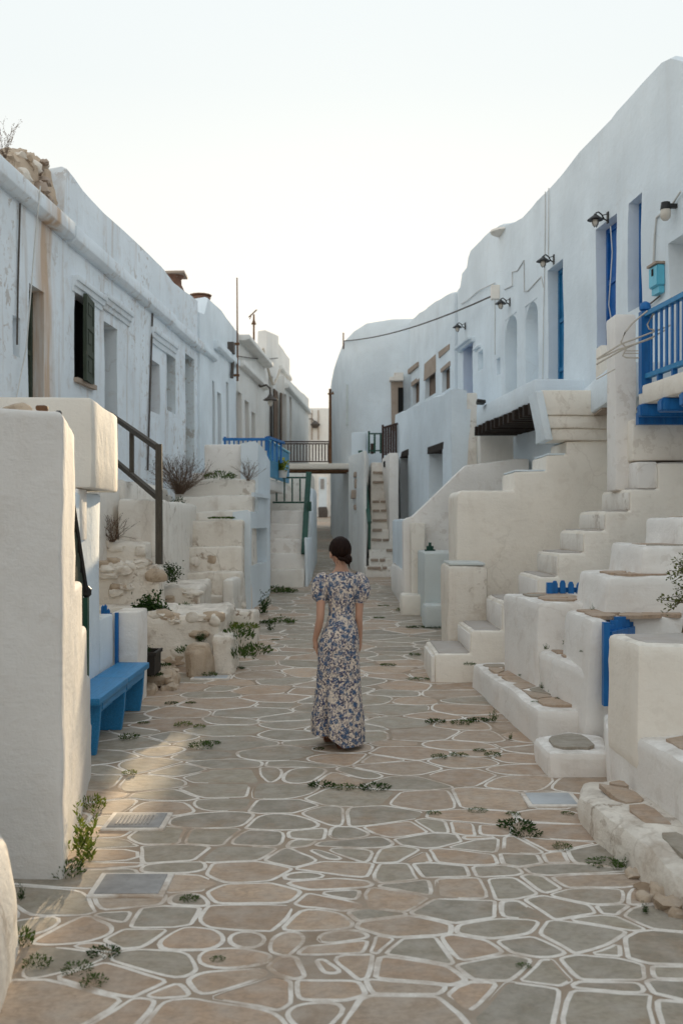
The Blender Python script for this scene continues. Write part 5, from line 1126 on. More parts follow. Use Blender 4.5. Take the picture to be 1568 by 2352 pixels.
# bridge
bd = thing('foot_bridge', 'narrow foot bridge with brown baluster railing crossing the lane', 'bridge', (-1, 30.5, 3.3)); Yd = 30.0
build(blk(-2.3, .3, Yd, Yd + 1.6, ZV(1077, Yd), ZV(1064, Yd), bev=.02, amp=.01), 'slab', 'cream', bd)
bm = bmesh.new(); bar(bm, (-2.3, Yd + .2, ZV(1081, Yd)), (.3, Yd + .2, ZV(1080.5, Yd)), .12, .07); bar(bm, (-2.3, Yd + 1.3, ZV(1080.5, Yd)), (.3, Yd + 1.3, ZV(1080.5, Yd)), .12, .07); build(bm, 'girder', 'rust', bd, smooth=None)
for v in (1014, 1019, 1060): bm = bmesh.new(); box(bm, -1.75, -.36, Yd + .04, Yd + .09, ZV(v + 1.4, Yd), ZV(v - 1.4, Yd)); build(bm, 'rail', 'brown', bd, smooth=None)
for k in range(14): x = XU(661 + 7.1 * k, Yd); bm = bmesh.new(); box(bm, x - .018, x + .018, Yd + .045, Yd + .085, ZV(1058, Yd), ZV(1021, Yd)); build(bm, 'baluster', 'brown', bd, smooth=None)
# utility pole, mast, aerial
up_ = thing('utility_pole', 'brown wooden utility pole at the right end of the foot bridge', 'utility pole', (XU(758, 30.9), 30.9, 3.44))
x = XU(758, 30.9); bm = bmesh.new(); tube(bm, [(x, 30.9, 3.44), (x, 30.9, ZV(893, 30.9))], .055, 8, .04); build(bm, 'pole', 'rust', up_)
bm = bmesh.new(); tube(bm, [(x - .08, 30.85, ZV(905, 30.9)), (x + .12, 30.85, ZV(905, 30.9))], .025); tube(bm, [(x + .08, 30.85, ZV(906, 30.9)), (x + .08, 30.85, ZV(900, 30.9))], .03); build(bm, 'insulator', 'rust', up_)
am = thing('antenna_mast', 'tall thin rusty mast fixed to the bluish white house front', 'mast', L2F.pt(L2F.S(535), 4.6, .12)); q = L2F.pt(L2F.S(535), 0, .12)
bm = bmesh.new(); tube(bm, [(q.x, q.y, ZV(875, q.y)), (q.x, q.y, ZV(800, q.y)), (q.x - .01, q.y, ZV(638, q.y))], .032, 6, .018); build(bm, 'pole', 'rust', am)
for v in (790, 862): bm = bmesh.new(); box(bm, q.x - .15, q.x + .05, q.y - .04, q.y + .04, ZV(v, q.y) - .03, ZV(v, q.y) + .03); build(bm, 'clamp', 'rust', am, smooth=None)
ta_ = thing('tv_aerial', 'spindly television aerial on the eaves house roof', 'aerial', (XU(583, 31), 31, 6.9)); x = XU(583, 31)
bm = bmesh.new(); tube(bm, [(x, 31, 6.6), (x, 31, ZV(722, 31))], .04, 6, .03); build(bm, 'mast', 'rust', ta_)
bm = bmesh.new(); tube(bm, [(x - .15, 31, ZV(728, 31)), (x + .12, 30.6, ZV(718, 31))], .02); tube(bm, [(x, 31, ZV(745, 31)), (x, 31, ZV(735, 31))], .09, 6, .03); tube(bm, [(x - .12, 30.9, ZV(735, 31)), (x - .05, 30.9, ZV(722, 31))], .012); build(bm, 'rods', 'rust', ta_)
def cable(pts, r_, label, mat='cable', sag=0):
    P_ = []
    for a, b in zip(pts, pts[1:]):
        a, b = Vector(a), Vector(b)
        for k in range(12): f = k / 12; P_.append(a.lerp(b, f) - Vector((0, 0, sag * 4 * f * (1 - f))))
    P_.append(Vector(pts[-1])); bm = bmesh.new(); tube(bm, P_, r_, 5); return build(bm, 'cable', mat, None, label, 'cable')
jb = RF.pt(RF.S(1138), ZV(680, RF.Y(1138)), .08)
cable([jb, (.06, 31.4, ZV(783, 31.4))], .017, 'dark cable sagging from the tall white house to the round corner house', sag=.18)
bm = bmesh.new(); tube(bm, [(.06, 31.5, ZV(800, 31.4)), (.06, 31.5, ZV(763, 31.4))], .025); build(bm, 'cable_pin', 'rust', None, 'thin rusty pin holding the cable on the round corner house', 'pin')
q0 = L2F.pt(L2F.S(536), ZV(818, L2F.Y(536)), .12)
cable([q0, L4F.pt(2.6, ZV(822, 34.5), .1)], .015, 'thin cable running from the mast to the tall far house', sag=.05)
cable([P(604, 800, 31.6), P(626, 882, 32.5), P(634, 872, 33), P(642, 850, 34)], .04, 'yellowish cable hanging slack before the tall far house', 'wire', sag=.06)
# ------------------------------------------------------------------ wall lamps
def make_lamp(label, loc, rotz):
    t = thing('wall_lamp', label, 'lamp', loc, 'iron wall lamps along the right house fronts'); t.rotation_euler = (0, 0, rotz)
    def part(bm, n_, m_, par=t):
        for v_ in bm.verts: pass
        me = bpy.data.meshes.new(n_); bm.to_mesh(me); bm.free(); me.materials.append(M[m_]); finish(me, 40); o = bpy.data.objects.new(n_, me); C.objects.link(o); o.parent = par; return o
    bm = bmesh.new(); box(bm, -.03, .03, 0, .02, -.09, .09); part(bm, 'wall_plate', 'iron')
    bm = bmesh.new(); tube(bm, [(0, .015, -.05), (0, .07, -.02), (0, .11, .05), (0, .16, .085), (0, .20, .07), (0, .21, .04)], .012, 6); tube(bm, [(0, .015, .06), (0, .10, .035)], .008, 5); part(bm, 'arm', 'iron')
    bm = bmesh.new(); lathe(bm, [(.022, .055), (.03, .035), (.05, .022), (.085, -.005), (.125, -.035), (.128, -.043), (.08, -.035)], (0, .21, 0), 14); shd = part(bm, 'shade', 'iron')
    bm = bmesh.new(); lathe(bm, [(.045, -.037), (.056, -.06), (.056, -.09), (.045, -.125), (.02, -.145)], (0, .21, 0), 12); part(bm, 'glass', 'glass')
    bm = bmesh.new()
    for k in range(4):
        a = k * math.pi / 2 + .4; tube(bm, [(.06 * math.cos(a), .21 + .06 * math.sin(a), -.04), (.062 * math.cos(a), .21 + .062 * math.sin(a), -.10), (.02 * math.cos(a), .21 + .02 * math.sin(a), -.155)], .005, 4)
    part(bm, 'guard', 'iron'); return t
def face(fr): return math.atan2(-fr.n.x, fr.n.y)
LP = [(1396, 500, 'black iron lamp above the deep blue door, nearest of its kind'), (1272, 596, 'black iron lamp above the teal door'), (1171, 694, 'black iron lamp above the left arched niche'), (1068, 749, 'black iron lamp above the small blue door at the house end')]
proto = None
for u, v, lab in LP:
    loc = RF.pt(RF.S(u), ZV(v, RF.Y(u)), .0)
    if proto is None: proto = make_lamp(lab, loc, face(RF)); proto.scale = (.85, .85, .85)
    else: link_copy(proto, None, loc, face(RF), .85, lab)
loc = RF.pt(RF.S(1553), ZV(478, RF.Y(1553)), 0); t = thing('bulkhead_lamp', 'caged glass jar lamp on the wall at the upper right edge', 'lamp', loc); t.rotation_euler = (0, 0, face(RF))
for n_, m_, pr_ in (('socket', 'iron', [(.05, .06), (.055, .02), (.06, -.02)]), ('glass', 'glass', [(.055, -.022), (.06, -.06), (.055, -.11), (.03, -.14)])):
    bm = bmesh.new(); lathe(bm, pr_, (0, .13, 0), 12)
    if n_ == 'socket': box(bm, -.025, .025, 0, .10, .0, .045)
    me = bpy.data.meshes.new(n_); bm.to_mesh(me); bm.free(); me.materials.append(M[m_]); finish(me, 40); o = bpy.data.objects.new(n_, me); C.objects.link(o); o.parent = t
gl = thing('street_lamp', 'small hooded lamp on a bent pipe before the far left houses', 'lamp', P(600, 880, 30.5))
bm = bmesh.new(); tube(bm, [P(588, 872, 30.8), P(598, 888, 30.5), P(612, 884, 30.3), P(620, 892, 30.2), P(621, 908, 30.2)], .03); build(bm, 'pipe', 'cable', gl)
bm = bmesh.new(); lathe(bm, [(.04, .14), (.10, .05), (.24, -.04), (.20, -.05)], P(621, 916, 30.2)); build(bm, 'shade', 'cable', gl)
bm = bmesh.new(); lathe(bm, [(.07, -.05), (.08, -.14), (.04, -.22)], P(621, 916, 30.2)); build(bm, 'glass', 'glass', gl)

# metal covers let into the paving
def cover(u0, u1, v0, v1, mat, label):
    Y0, Y1 = YG(v1), YG(v0); x0, x1 = XU(u0, Y0), XU(u1, Y0); t = thing('utility_cover', label, 'cover', ((x0 + x1) / 2, (Y0 + Y1) / 2, G(Y0)))
    z = max(G(Y0), G(Y1)) + .016
    build(blk(x0 - .03, x1 + .03, Y0 - .03, Y1 + .03, z - .05, z - .004, bev=.006, amp=0, cell=0), 'frame', 'joint', t)
    build(blk(x0, x1, Y0, Y1, z - .03, z, bev=.003, amp=0, cell=0), 'lid', mat, t); return t, x0, x1, Y0, Y1, z
t, x0, x1, Y0, Y1, z = cover(215, 364, 2014, 2059, 'lid', 'brown grey square cover in the paving beside the near stair block')
t, x0, x1, Y0, Y1, z = cover(244, 366, 1873, 1906, 'lid', 'cast cover with raised bars in paving near the tall yellow weed')
bm = bmesh.new()
for k in range(6):
    for j in range(9): xx, yy = x0 + .04 + (x1 - x0 - .1) * j / 9, Y0 + .05 + (Y1 - Y0 - .1) * k / 6; box(bm, xx, xx + .012, yy, yy + .03, z - .002, z + .004)
build(bm, 'raised_bars', 'lid', t, smooth=None)
cover(1222, 1326, 1826, 1852, 'palelid', 'pale smooth metal cover in the paving before the loose step')
cover(444, 520, 1554, 1562, 'palelid', 'thin bluish cover slab before the rounded boulder')

# ------------------------------------------------------------------ plants
TUFT = [leaves(100 + k, 230, 1.0, .8, .26, 'tuft', .34) for k in range(4)]; FLAT = [leaves(120 + k, 240, 1.0, .35, .22, 'tuft', .45) for k in range(3)]
HERB = [leaves(140 + k, 9, .55, 1.0, .20, 'feather', .35) for k in range(3)]; BUSH = [leaves(160 + k, 650, .55, 1.0, .12, 'bush', .55) for k in range(3)]
for me_ in TUFT + FLAT + HERB: me_.materials.append(M['leaf'])
for me_ in BUSH: me_.materials.append(M['leafdark'])
def recol(me, mat):
    m2 = me.copy(); m2.materials.clear(); m2.materials.append(M[mat]); return m2
HLIT = recol(HERB[0], 'leaflit'); TLIT = recol(TUFT[1], 'leaflit'); FDARK = recol(FLAT[0], 'leafdark'); HDARK = recol(HERB[1], 'leafdark')
rw_ = rng(5)
def weed(u, v, r_, me, label, Y=None, z=None, squash=1.0, name='weed', grp='weeds growing in the paving joints'):
    Y = Y or YG(v); loc = (XU(u, Y), Y, (G(Y) + .004) if z is None else z)
    return plant_mesh(name, me, 'leaf', loc, label, 'weed', grp, (r_, r_, r_ * squash), rw_.uniform(0, 6.28))
for row in [
    (182, 1960, .22, HLIT, 'tall feathery yellow green weed against the corner of the stair block', 1.45), (195, 1985, .16, HLIT, 'shorter yellow green weed just before the tall feathery one', 1.3), (155, 2012, .085, TUFT[0], 'dark clump at the stair block foot below the feathery weeds', 1.2), (209, 1858, .09, TLIT, 'small lit weed behind the feathery weeds at the stair edge', 1.3),
    (48, 2070, .06, HDARK, 'upright weed between the wall edge and the stair block', 1.4), (40, 2170, .07, TUFT[1], 'weed hugging the foot of the lower left wall edge', 1.3), (85, 2218, .055, TUFT[2], 'weed left of the dark stone at the lower left corner', .9), (178, 2232, .06, TUFT[3], 'weed over the top edge of the lower left square stone', .7), (240, 2192, .065, FDARK, 'wide dark weed left of the long oval stone at lower left', .8), (216, 2262, .05, TUFT[0], 'small weed right of the lower left square stone', .9),
    (435, 2068, .045, FLAT[1], 'single brownish weed right of the brown square cover', 1), (500, 2206, .03, FLAT[2], 'tiny weed on the big oval stone at lower left', .6),
    (738, 1807, .085, FDARK, 'left end of the weed row below the woman', .8), (790, 1811, .08, FLAT[1], 'thin middle of the weed row below the woman', .6), (860, 1812, .10, FDARK, 'thick right end of the weed row below the woman', .7),
    (462, 1718, .09, TUFT[1], 'weed clump left of the long thin stone near the bench', .8), (486, 1709, .07, FLAT[0], 'low weed touching the clump near the bench', .7), (422, 1668, .075, TLIT, 'sunlit weed on the paving right of the bench', .7), (459, 1672, .05, TLIT, 'smaller sunlit weed right of the lit weed by the bench', .9), (298, 1779, .05, TLIT, 'lone yellowish weed on the sunlit paving before the bench', .8), (298, 1698, .08, TUFT[2], 'weed beside the near foot of the blue bench', .8), (394, 1617, .065, FDARK, 'dark weed on the paving beyond the bench end', .7), (330, 1662, .05, FLAT[2], 'tiny weed in the bench shadow', .8), (438, 1616, .05, FLAT[1], 'small weed before the boulders', .8),
    (1000, 1660, .09, FDARK, 'dark weed left of the weed line by the bench wall', .8), (1060, 1662, .10, FLAT[0], 'flat weed in the line running to the bench wall', .6), (1098, 1657, .09, FDARK, 'thick weed in the line close to the bench wall', .8), (1133, 1660, .10, HERB[0], 'upright weed at the foot of the low bench wall', 1.3), (1172, 1700, .07, HERB[1], 'small upright weed at the corner of the bench wall', .9), (1008, 1742, .06, TUFT[0], 'weed left of the small oval stone before the bench wall', .7), (1052, 1736, .07, FLAT[1], 'flat weed below the small oval stone', .5), (1100, 1726, .05, FLAT[2], 'weed above the right end of the oval stone', .8), (1130, 1738, .06, TUFT[3], 'weed right of the oval stone near the loose step', .8),
    (1185, 1900, .10, FDARK, 'large spreading weed on the long joint right of centre', .9), (1208, 1918, .085, FDARK, 'lower half of the large spreading weed right of centre', .8), (1290, 1950, .05, TUFT[1], 'round weed on the joint below the pale cover', .9), (1425, 1998, .10, HERB[2], 'big spiky weed at the foot of the rubble bench', .8), (1390, 1985, .09, FLAT[0], 'flat weed left of the big spiky weed', .4), (1480, 2100, .07, HDARK, 'dark spiky weed by the loose rubble at lower right', .8), (995, 1870, .045, FLAT[1], 'weed at the tip of the long lens shaped stone', .6), (1095, 1863, .06, FLAT[2], 'thin weed over the long lens shaped stone', .3), (1302, 1870, .04, FLAT[0], 'small weed right under the pale cover', .5), (1178, 1872, .045, FLAT[1], 'small weed above the large spreading weed', .6), (1202, 2222, .03, FLAT[2], 'tiny weed inside the lower right stone panel', .6),
    (732, 1722, .045, FDARK, 'dark weed at the woman left heel', .7), (952, 1506, .07, TUFT[2], 'weed beside the first step of the nine step stair', .8), (890, 1529, .09, FLAT[0], 'flat weed right of the woman hip height paving', .6), (960, 1561, .12, FLAT[1], 'thin weed line at the foot of the first step', .3), (960, 1442, .16, FDARK, 'long dark weed strip before the grey step', .4), (1005, 1443, .14, FDARK, 'right part of the dark weed strip by the grey step', .6), (870, 1420, .09, FLAT[2], 'weed right of the woman back', .6), (930, 1405, .14, TUFT[0], 'bushy weed at the foot of the low white step', .8), (968, 1408, .09, FDARK, 'dark weed between the two low step blocks', .9), (880, 1392, .09, FLAT[0], 'low weed beyond the right sleeve of the woman', .5),
    (605, 1412, 0.41, HDARK, 'big dark bush at the foot of the alcove terrace', 1.0), (570, 1372, 0.23, HDARK, 'upright dark plant at the alcove terrace corner', 1.1), (630, 1362, 0.27, TUFT[1], 'weed clump before the broad stair foot', .8), (655, 1362, 0.22, TUFT[3], 'right weed clump before the broad stair foot', .7), (622, 1450, 0.16, HDARK, 'spiky weed on the paving below the big dark bush', 1.3), (648, 1432, 0.19, TUFT[2], 'weed right of the spiky weed below the dark bush', .8), (598, 1432, 0.20, FDARK, 'ground weed between the dark bush and mossy block', .6), (592, 1502, 0.18, TUFT[0], 'wispy weed right of the squared white block', 1.0), (545, 1537, .08, FDARK, 'low dark weed at the squared white block', .8), (632, 1470, .06, FLAT[1], 'small weed midway between blocks and woman', .5), (706, 1302, .14, HDARK, 'small plant at the end of the broad stair side wall', 1.1), (855, 1318, .20, HDARK, 'plant at the foot of the round corner stair', 1.0), (906, 1336, .16, HDARK, 'plant beside the long low white kerb', .9),
]: weed(*row[:5], squash=row[5])
def wplant(u, v, Y, r_, me, label, sq=1.0, name='wall_plant'): return weed(u, v, r_, me, label, Y=Y, z=ZV(v, Y), squash=sq, name=name, grp='plants on walls and steps')
for row in [
    (358, 1346, 13.1, .20, BUSH[0], 'left of two green plants on the ledge by the timber post', 1.2), (392, 1338, 13.15, .24, BUSH[0], 'right of two green plants on the ledge by the timber post', 1.1), (418, 1408, 12.7, .16, TUFT[1], 'dark plant on the lower ledge beside the broken stones', 1.2), (442, 1410, 12.6, .17, FDARK, 'flat plant beside the dark one on the lower ledge', .7),
    (405, 1192, 16.3, .27, BUSH[0], 'dark bush growing on the broad steps beside the timber post', 1.3), (507, 1101, 17.0, .26, TUFT[0], 'green rosette plant on the top of the broad steps', .8), (510, 1192, 16.2, .20, FLAT[0], 'low green plant on the second broad step', .6), (545, 1470, 11.6, .18, TUFT[0], 'ivy hanging over the squared white block', 1.3), (552, 1512, 11.35, .17, TUFT[2], 'lower ivy clump down the side of the squared block', 1.6), (525, 1444, 12.5, .16, TLIT, 'yellowish ivy on top of the mossy block', .8), (560, 1444, 12.8, .18, TLIT, 'sunlit moss plant on the mossy block front', .7),
    (335, 1502, 10.2, .10, BUSH[0], 'green plant growing in the dark planter crate', .9), (372, 1530, 10.6, .10, FDARK, 'dark plant among the small boulders', 1.0), (352, 1552, 10.2, .10, FDARK, 'dark plant below the planter crate', .9), (482, 1552, 10.95, .08, TUFT[1], 'weed at the foot of the rounded boulder', .8), (436, 1500, 11.35, .15, TUFT[3], 'plant creeping up the rounded boulder left side', .9), (460, 1476, 11.5, .12, BUSH[2], 'plant behind the top of the rounded boulder', .9),
    (1254, 1492, 8.7, .06, HERB[0], 'left herb on the flagged ledge above the bench wall', 1.0), (1296, 1482, 8.75, .07, HERB[1], 'right upright herb on the flagged ledge', 1.1), (1365, 1418, 8.4, .09, HERB[2], 'herb on the pier cap beside the picket fence', 1.4), (1345, 1497, 7.9, .045, FLAT[0], 'tiny herb at the right end of the flagged ledge', .7),
    (1205, 1553, 9.4, .06, TUFT[0], 'weed at the far end of the bench wall top', .6), (1245, 1582, 8.7, .06, HERB[1], 'upright weed midway along the bench wall top', 1.0), (1262, 1590, 8.55, .04, HERB[2], 'small weed touching the upright one on the bench wall', 1.0), (1283, 1605, 8.3, .035, FLAT[1], 'tiny weed near the gate end of the bench wall', .8), (1228, 1612, 8.2, .035, FLAT[2], 'flat weed on the near flagstone of the bench wall', .4), (1078, 1528, 10.6, .06, TUFT[2], 'weed between the bench wall and the nine step stair', .8),
]: wplant(*row[:6], row[6])
def special(name, me, mat, loc, label, cat='plant', rotz=0): return plant_mesh(name, me, mat, loc, label, cat, 'plants on walls and steps', 1, rotz)
special('dry_bush', leaves(201, 150, .32, .62, .03, 'twig'), 'dry', P(412, 1135, 16.9), 'dry grey brown twiggy bush beside the timber post', 'bush')
special('trailing_plant', leaves(202, 22, .16, .62, .045, 'trail', .6), 'leafdark', Vector((XU(350, 11.9), 11.9, ZV(1402, 11.9))), 'dark trailing plant hanging over the rubble ledge')
special('ledge_ivy', leaves(206, 500, .20, .22, .05, 'bush', .6), 'leafdark', Vector((XU(345, 11.8), 11.8, ZV(1420, 11.8))), 'leafy crown of the plant spilling over the rubble ledge')
special('dry_weed', leaves(203, 40, .16, .32, .02, 'twig'), 'dry', P(258, 1245, 12.9), 'dry twigs on the left rubble ledge', 'weed')
special('dry_weed', leaves(207, 24, .14, .34, .02, 'twig'), 'dry', P(570, 1104, 17.1), 'bare dry stalks on the alcove terrace step', 'weed')
special('roof_growth', leaves(204, 160, .5, .42, .03, 'twig'), 'dry', (LF.A.x + .02, 12.0, 6.0), 'dry brown growth on the rubble mound of the old roof', 'weed')
special('roof_growth', leaves(208, 120, .38, .36, .03, 'twig'), 'dry', (LF.A.x + .12, 12.8, 5.95), 'lower dry growth at the cornice end of the rubble mound', 'weed')
special('roof_shrub', leaves(209, 350, .22, .32, .05, 'bush', .5), 'leafdark', (LF.A.x + .02, 11.9, 6.02), 'small green shrub on the rubble mound', 'shrub')
special('bare_twig', leaves(205, 14, .12, .42, .025, 'twig'), 'dry', P(12, 362, 11.4), 'bare twig sticking up at the upper left roof edge', 'twig')
pp = thing('potted_plant', 'yellow green potted plant on the wall below the blue panel', 'plant', P(648, 1097, 21.0))
bm = bmesh.new(); lathe(bm, [(.09, 0), (.12, .14), (.13, .15), (.10, .15)], P(648, 1097, 21.0)); build(bm, 'pot', 'white', pp)
me = leaves(210, 160, .2, .26, .09, 'bush', .6); me.materials.append(M['leaflit']); o = bpy.data.objects.new('foliage', me); C.objects.link(o); o.parent = pp; o.location = (0, 0, .13)
tr = thing('garden_shrub', 'small leaved garden shrub on a brown stake at the right edge', 'shrub', (2.33, 6.75, .5))
bm = bmesh.new(); tube(bm, [(2.27, 6.72, .5), (2.30, 6.74, .98), (2.42, 6.8, 1.5)], .022, 7, .012); build(bm, 'trunk', 'stem', tr)
r_ = rng(9); bm = bmesh.new(); tips = []
for k in range(34):
    a, el = r_.uniform(0, 6.28), r_.uniform(-.5, 1.0); L_ = r_.uniform(.12, .30); b0 = Vector((2.38, 6.78, r_.uniform(1.22, 1.5))); b1 = b0 + Vector((math.cos(a) * math.cos(el), math.sin(a) * math.cos(el), math.sin(el))) * L_; tips.append((b0, b1)); tube(bm, [b0, b1], .004, 3, .002)
build(bm, 'twigs', 'stem', tr)
vs, fs = [], []
for b0, b1 in tips:
    for k in range(26):
        p = b0.lerp(b1, r_.uniform(.2, 1.05)) - WORLD[tr.name]; d = Vector((r_.uniform(-1, 1), r_.uniform(-1, 1), r_.uniform(-.6, 1))).normalized(); s = d.cross(Vector((r_.uniform(-1, 1), r_.uniform(-1, 1), 1))).normalized(); l = r_.uniform(.018, .034); p = p + d * .012; i = len(vs)
        vs += [p, p + d * l * .5 + s * l * .28, p + d * l, p + d * l * .5 - s * l * .28]; fs.append((i, i + 1, i + 2, i + 3))
me = bpy.data.meshes.new('foliage'); me.from_pydata(vs, [], fs); me.materials.append(M['olive']); o = bpy.data.objects.new('foliage', me); C.objects.link(o); o.parent = tr
# ------------------------------------------------------------------ round corner house stair
cs = thing('corner_stair', 'narrow white stair with brown edged treads and dark green handrail', 'staircase', (.9, 23, .8))
vv = [1302, 1284, 1262, 1238, 1215, 1193, 1171, 1150, 1128, 1106, 1084, 1062]
for k, v in enumerate(vv):
    Y = 22.0 + .27 * k; u0 = 846 + 1.0 * (k if k < 6 else 6) - (8 if k == 0 else 0); u1 = 908 if k < 3 else 893
    x0, x1 = XU(u0, Y), XU(u1, Y) + .1; build(blk(x0, x1, Y, Y + (.5 if k < 11 else 2.5), .3, ZV(v, Y), bev=.02, amp=.012, cell=.3), 'step', 'aged', cs)
    x = x0 + .04
    for w_ in (rng(k * 3).uniform(.12, .34), rng(k * 3 + 1).uniform(.08, .26)):
        if rng(k * 5 + int(w_ * 100)).random() < .22: x += w_ + .05; continue
        b_ = blk(x, min(x + w_, x1 - .1), Y - .035, Y + .12, ZV(v, Y) - .045, ZV(v, Y) + .012, bev=.006, amp=.016, cell=.08); build(b_, 'edge_stone', 'brownstone', cs); x += w_ + .03
bm = prism([(XU(800, 22.6), 22.6, .3), (XU(846, 22.2), 22.2, .3), (XU(846, 22.2), 22.2, 1.2), (XU(838, 22.9), 22.9, 3.28), (XU(800, 24.0), 24.0, 3.2)], (.10, 3.0, 0), bev=.03, amp=.02, cell=.3)
bm.free()
build(plan([(XU(801, 24.2), 24.2), (XU(835, 22.5), 22.5), (XU(842, 22.5), 22.5), (XU(846, 25.6), 25.6), (XU(803, 26), 26)], .3, ZV(1043, 23.5), bev=.04, amp=.02, cell=.35), 'side_wall', 'farwhite', cs)
build(plan([(XU(806, 25.7), 25.7), (XU(842, 25.7), 25.7), (XU(845, 29), 29), (XU(808, 29), 29)], .3, ZV(992, 25.7), bev=.04, amp=.02, cell=.5), 'upper_wall', 'whiteblue', cs)
for u, v, w_, h_ in ((818, 1110, .10, .22), (812, 1135, .13, .20), (820, 1165, .16, .12), (815, 1090, .09, .12)):
    Y = 23.35; b_ = blk(XU(u, Y) - w_ / 2, XU(u, Y) + w_ / 2, Y - .06, Y + .3, ZV(v, Y) - h_ / 2, ZV(v, Y) + h_ / 2, bev=.02, amp=.02, cell=.08); build(b_, 'bare_stone', 'brownstone', cs)
build(plan([(XU(876, 25.0), 25.0), (XU(893, 22.9), 22.9), (XU(915, 22.9), 22.9), (XU(915, 25.8), 25.8)], .3, ZV(1040, 23), bev=.03, amp=.015, cell=.4), 'right_wall', 'white', cs)
hr_ = thing('corner_handrail', 'dark green board handrail down the narrow corner stair', 'railing', P(848, 1262, 22.0))
for n_, p0, p1, wd in (('upper_board', P(827, 1036, 23.8), P(841, 1130, 23.0), .10), ('lower_board', P(840, 1128, 23.0), P(848, 1200, 22.2), .09), ('post', P(848, 1198, 21.95), P(848, 1262, 21.9), .055)): bm = bmesh.new(); bar(bm, p0, p1, wd, .05, up=(0, 1, 0)); build(bm, n_, 'green', hr_, smooth=None)
bm = bmesh.new(); bar(bm, P(827, 1037, 23.8), P(829, 1120, 23.8), .08, .06, up=(0, 1, 0)); build(bm, 'upper_post', 'green', hr_, smooth=None)
ug = thing('landing_fence', 'small dark green fence at the head of the corner stair', 'fence', P(860, 1037, 25.6)); Yg = 25.6
for v in (996, 1035): bm = bmesh.new(); box(bm, XU(845, Yg), XU(877, Yg), Yg, Yg + .04, ZV(v + 1.6, Yg), ZV(v - 1.6, Yg)); build(bm, 'rail', 'green', ug, smooth=None)
for u, vt in ((847, 990), (860, 998), (874, 998)): bm = bmesh.new(); box(bm, XU(u, Yg) - .025, XU(u, Yg) + .025, Yg - .003, Yg + .043, ZV(1041, Yg), ZV(vt, Yg)); build(bm, 'post', 'green', ug, smooth=None)
bm = bmesh.new(); box(bm, XU(851, Yg), XU(858, Yg), Yg + .05, Yg + .3, ZV(1041, Yg), ZV(1018, Yg)); build(bm, 'box', 'brown', ug, smooth=None)
bgp = thing('brown_gate', 'solid dark brown boarded gate at the head of the corner stair', 'gate', P(894, 1048, 24.9)); Yg = 24.9
for k in range(6): u0 = 877 + 5.8 * k; bm = bmesh.new(); box(bm, XU(u0, Yg) + .004, XU(u0 + 5.8, Yg) - .004, Yg, Yg + .04, ZV(1046 - k * .8, Yg), ZV(982 - 1.7 * k, Yg)); build(bm, 'board', 'brown', bgp, smooth=None)
bm = bmesh.new(); box(bm, XU(876, Yg), XU(881, Yg), Yg - .05, Yg - .003, ZV(1062, Yg), ZV(976, Yg)); build(bm, 'post', 'brown', bgp, smooth=None)
bm = bmesh.new(); bar(bm, P(878, 983, Yg - .02), P(913, 973, Yg - .02), .05, .05); build(bm, 'rail', 'brown', bgp, smooth=None)
bm = blk(XU(879, 24), XU(896, 24), 24.0, 24.3, ZV(1072, 24), ZV(1058, 24), bev=.03, amp=.02, cell=.1); build(bm, 'hung_box', 'black', None, 'small dark box hanging below the brown boarded gate', 'box')

# ------------------------------------------------------------------ the woman
WX, WY = XU(780, 7.9), 7.9
wo = thing('person', 'woman seen from behind in a blue and cream floral maxi dress', 'person', (WX, WY, G(WY))); wo.rotation_euler = (0, 0, R(5))
def local(bm_or_me, name, mat, parent, smooth=180):
    if isinstance(bm_or_me, bmesh.types.BMesh): me = bpy.data.meshes.new(name); bm_or_me.to_mesh(me); bm_or_me.free()
    else: me = bm_or_me; me.name = name
    me.materials.clear(); me.materials.append(M[mat]); finish(me, smooth); o = bpy.data.objects.new(name, me); C.objects.link(o); o.parent = parent; return o
V_, E_, R_ = [], [], []
def jt(p, r, prev=None):
    V_.append(Vector(p)); R_.append(r); i = len(V_) - 1
    if prev is not None: E_.append((prev, i))
    return i
pel = jt((0, 0, .93), .10); sp1 = jt((.01, 0, 1.08), .075, pel); sp2 = jt((.012, 0, 1.24), .09, sp1); chest = jt((.012, .005, 1.315), .070, sp2); neck = jt((.014, .004, 1.405), .050, chest); nk2 = jt((.010, .012, 1.465), .047, neck); hd = jt((.004, .018, 1.53), .060, nk2)
def arm(sgn, pts, hand_dir, curl):
    p = chest
    for q, r in pts: p = jt(q, r, p)
    wr_ = V_[p]; d = Vector(hand_dir).normalized(); side = Vector((0, 1, 0)) if abs(d.y) < .7 else Vector((1, 0, 0))
    inw = Vector((-sgn, 0, 0)); palm = jt(wr_ + d * .045, .022, p); knk = jt(wr_ + d * .075, .020, palm)
    fw = (side - d * side.dot(d)).normalized()
    for k, (off, ln) in enumerate(((-.030, .066), (-.011, .078), (.010, .083), (.030, .075))):
        f = palm if k in (0, 3) else knk; a = wr_ + d * .085 + fw * off; i = jt(a, .0088, f); c = curl
        i = jt(a + (d * math.cos(c * .6) + inw * math.sin(c * .6)) * ln * .45, .0080, i); b = V_[i]; i = jt(b + (d * math.cos(c * 1.4) + inw * math.sin(c * 1.4)) * ln * .32, .0072, i); b = V_[i]; i = jt(b + (d * math.cos(c * 2) + inw * math.sin(c * 2)) * ln * .24, .0058, i)
    a = wr_ + d * .03 + fw * .032 + inw * .006; i = jt(a, .0105, palm); i = jt(a + d * .030 + fw * .018 + inw * .006, .0095, i); jt(a + d * .056 + fw * .018 + inw * .014, .0072, i)
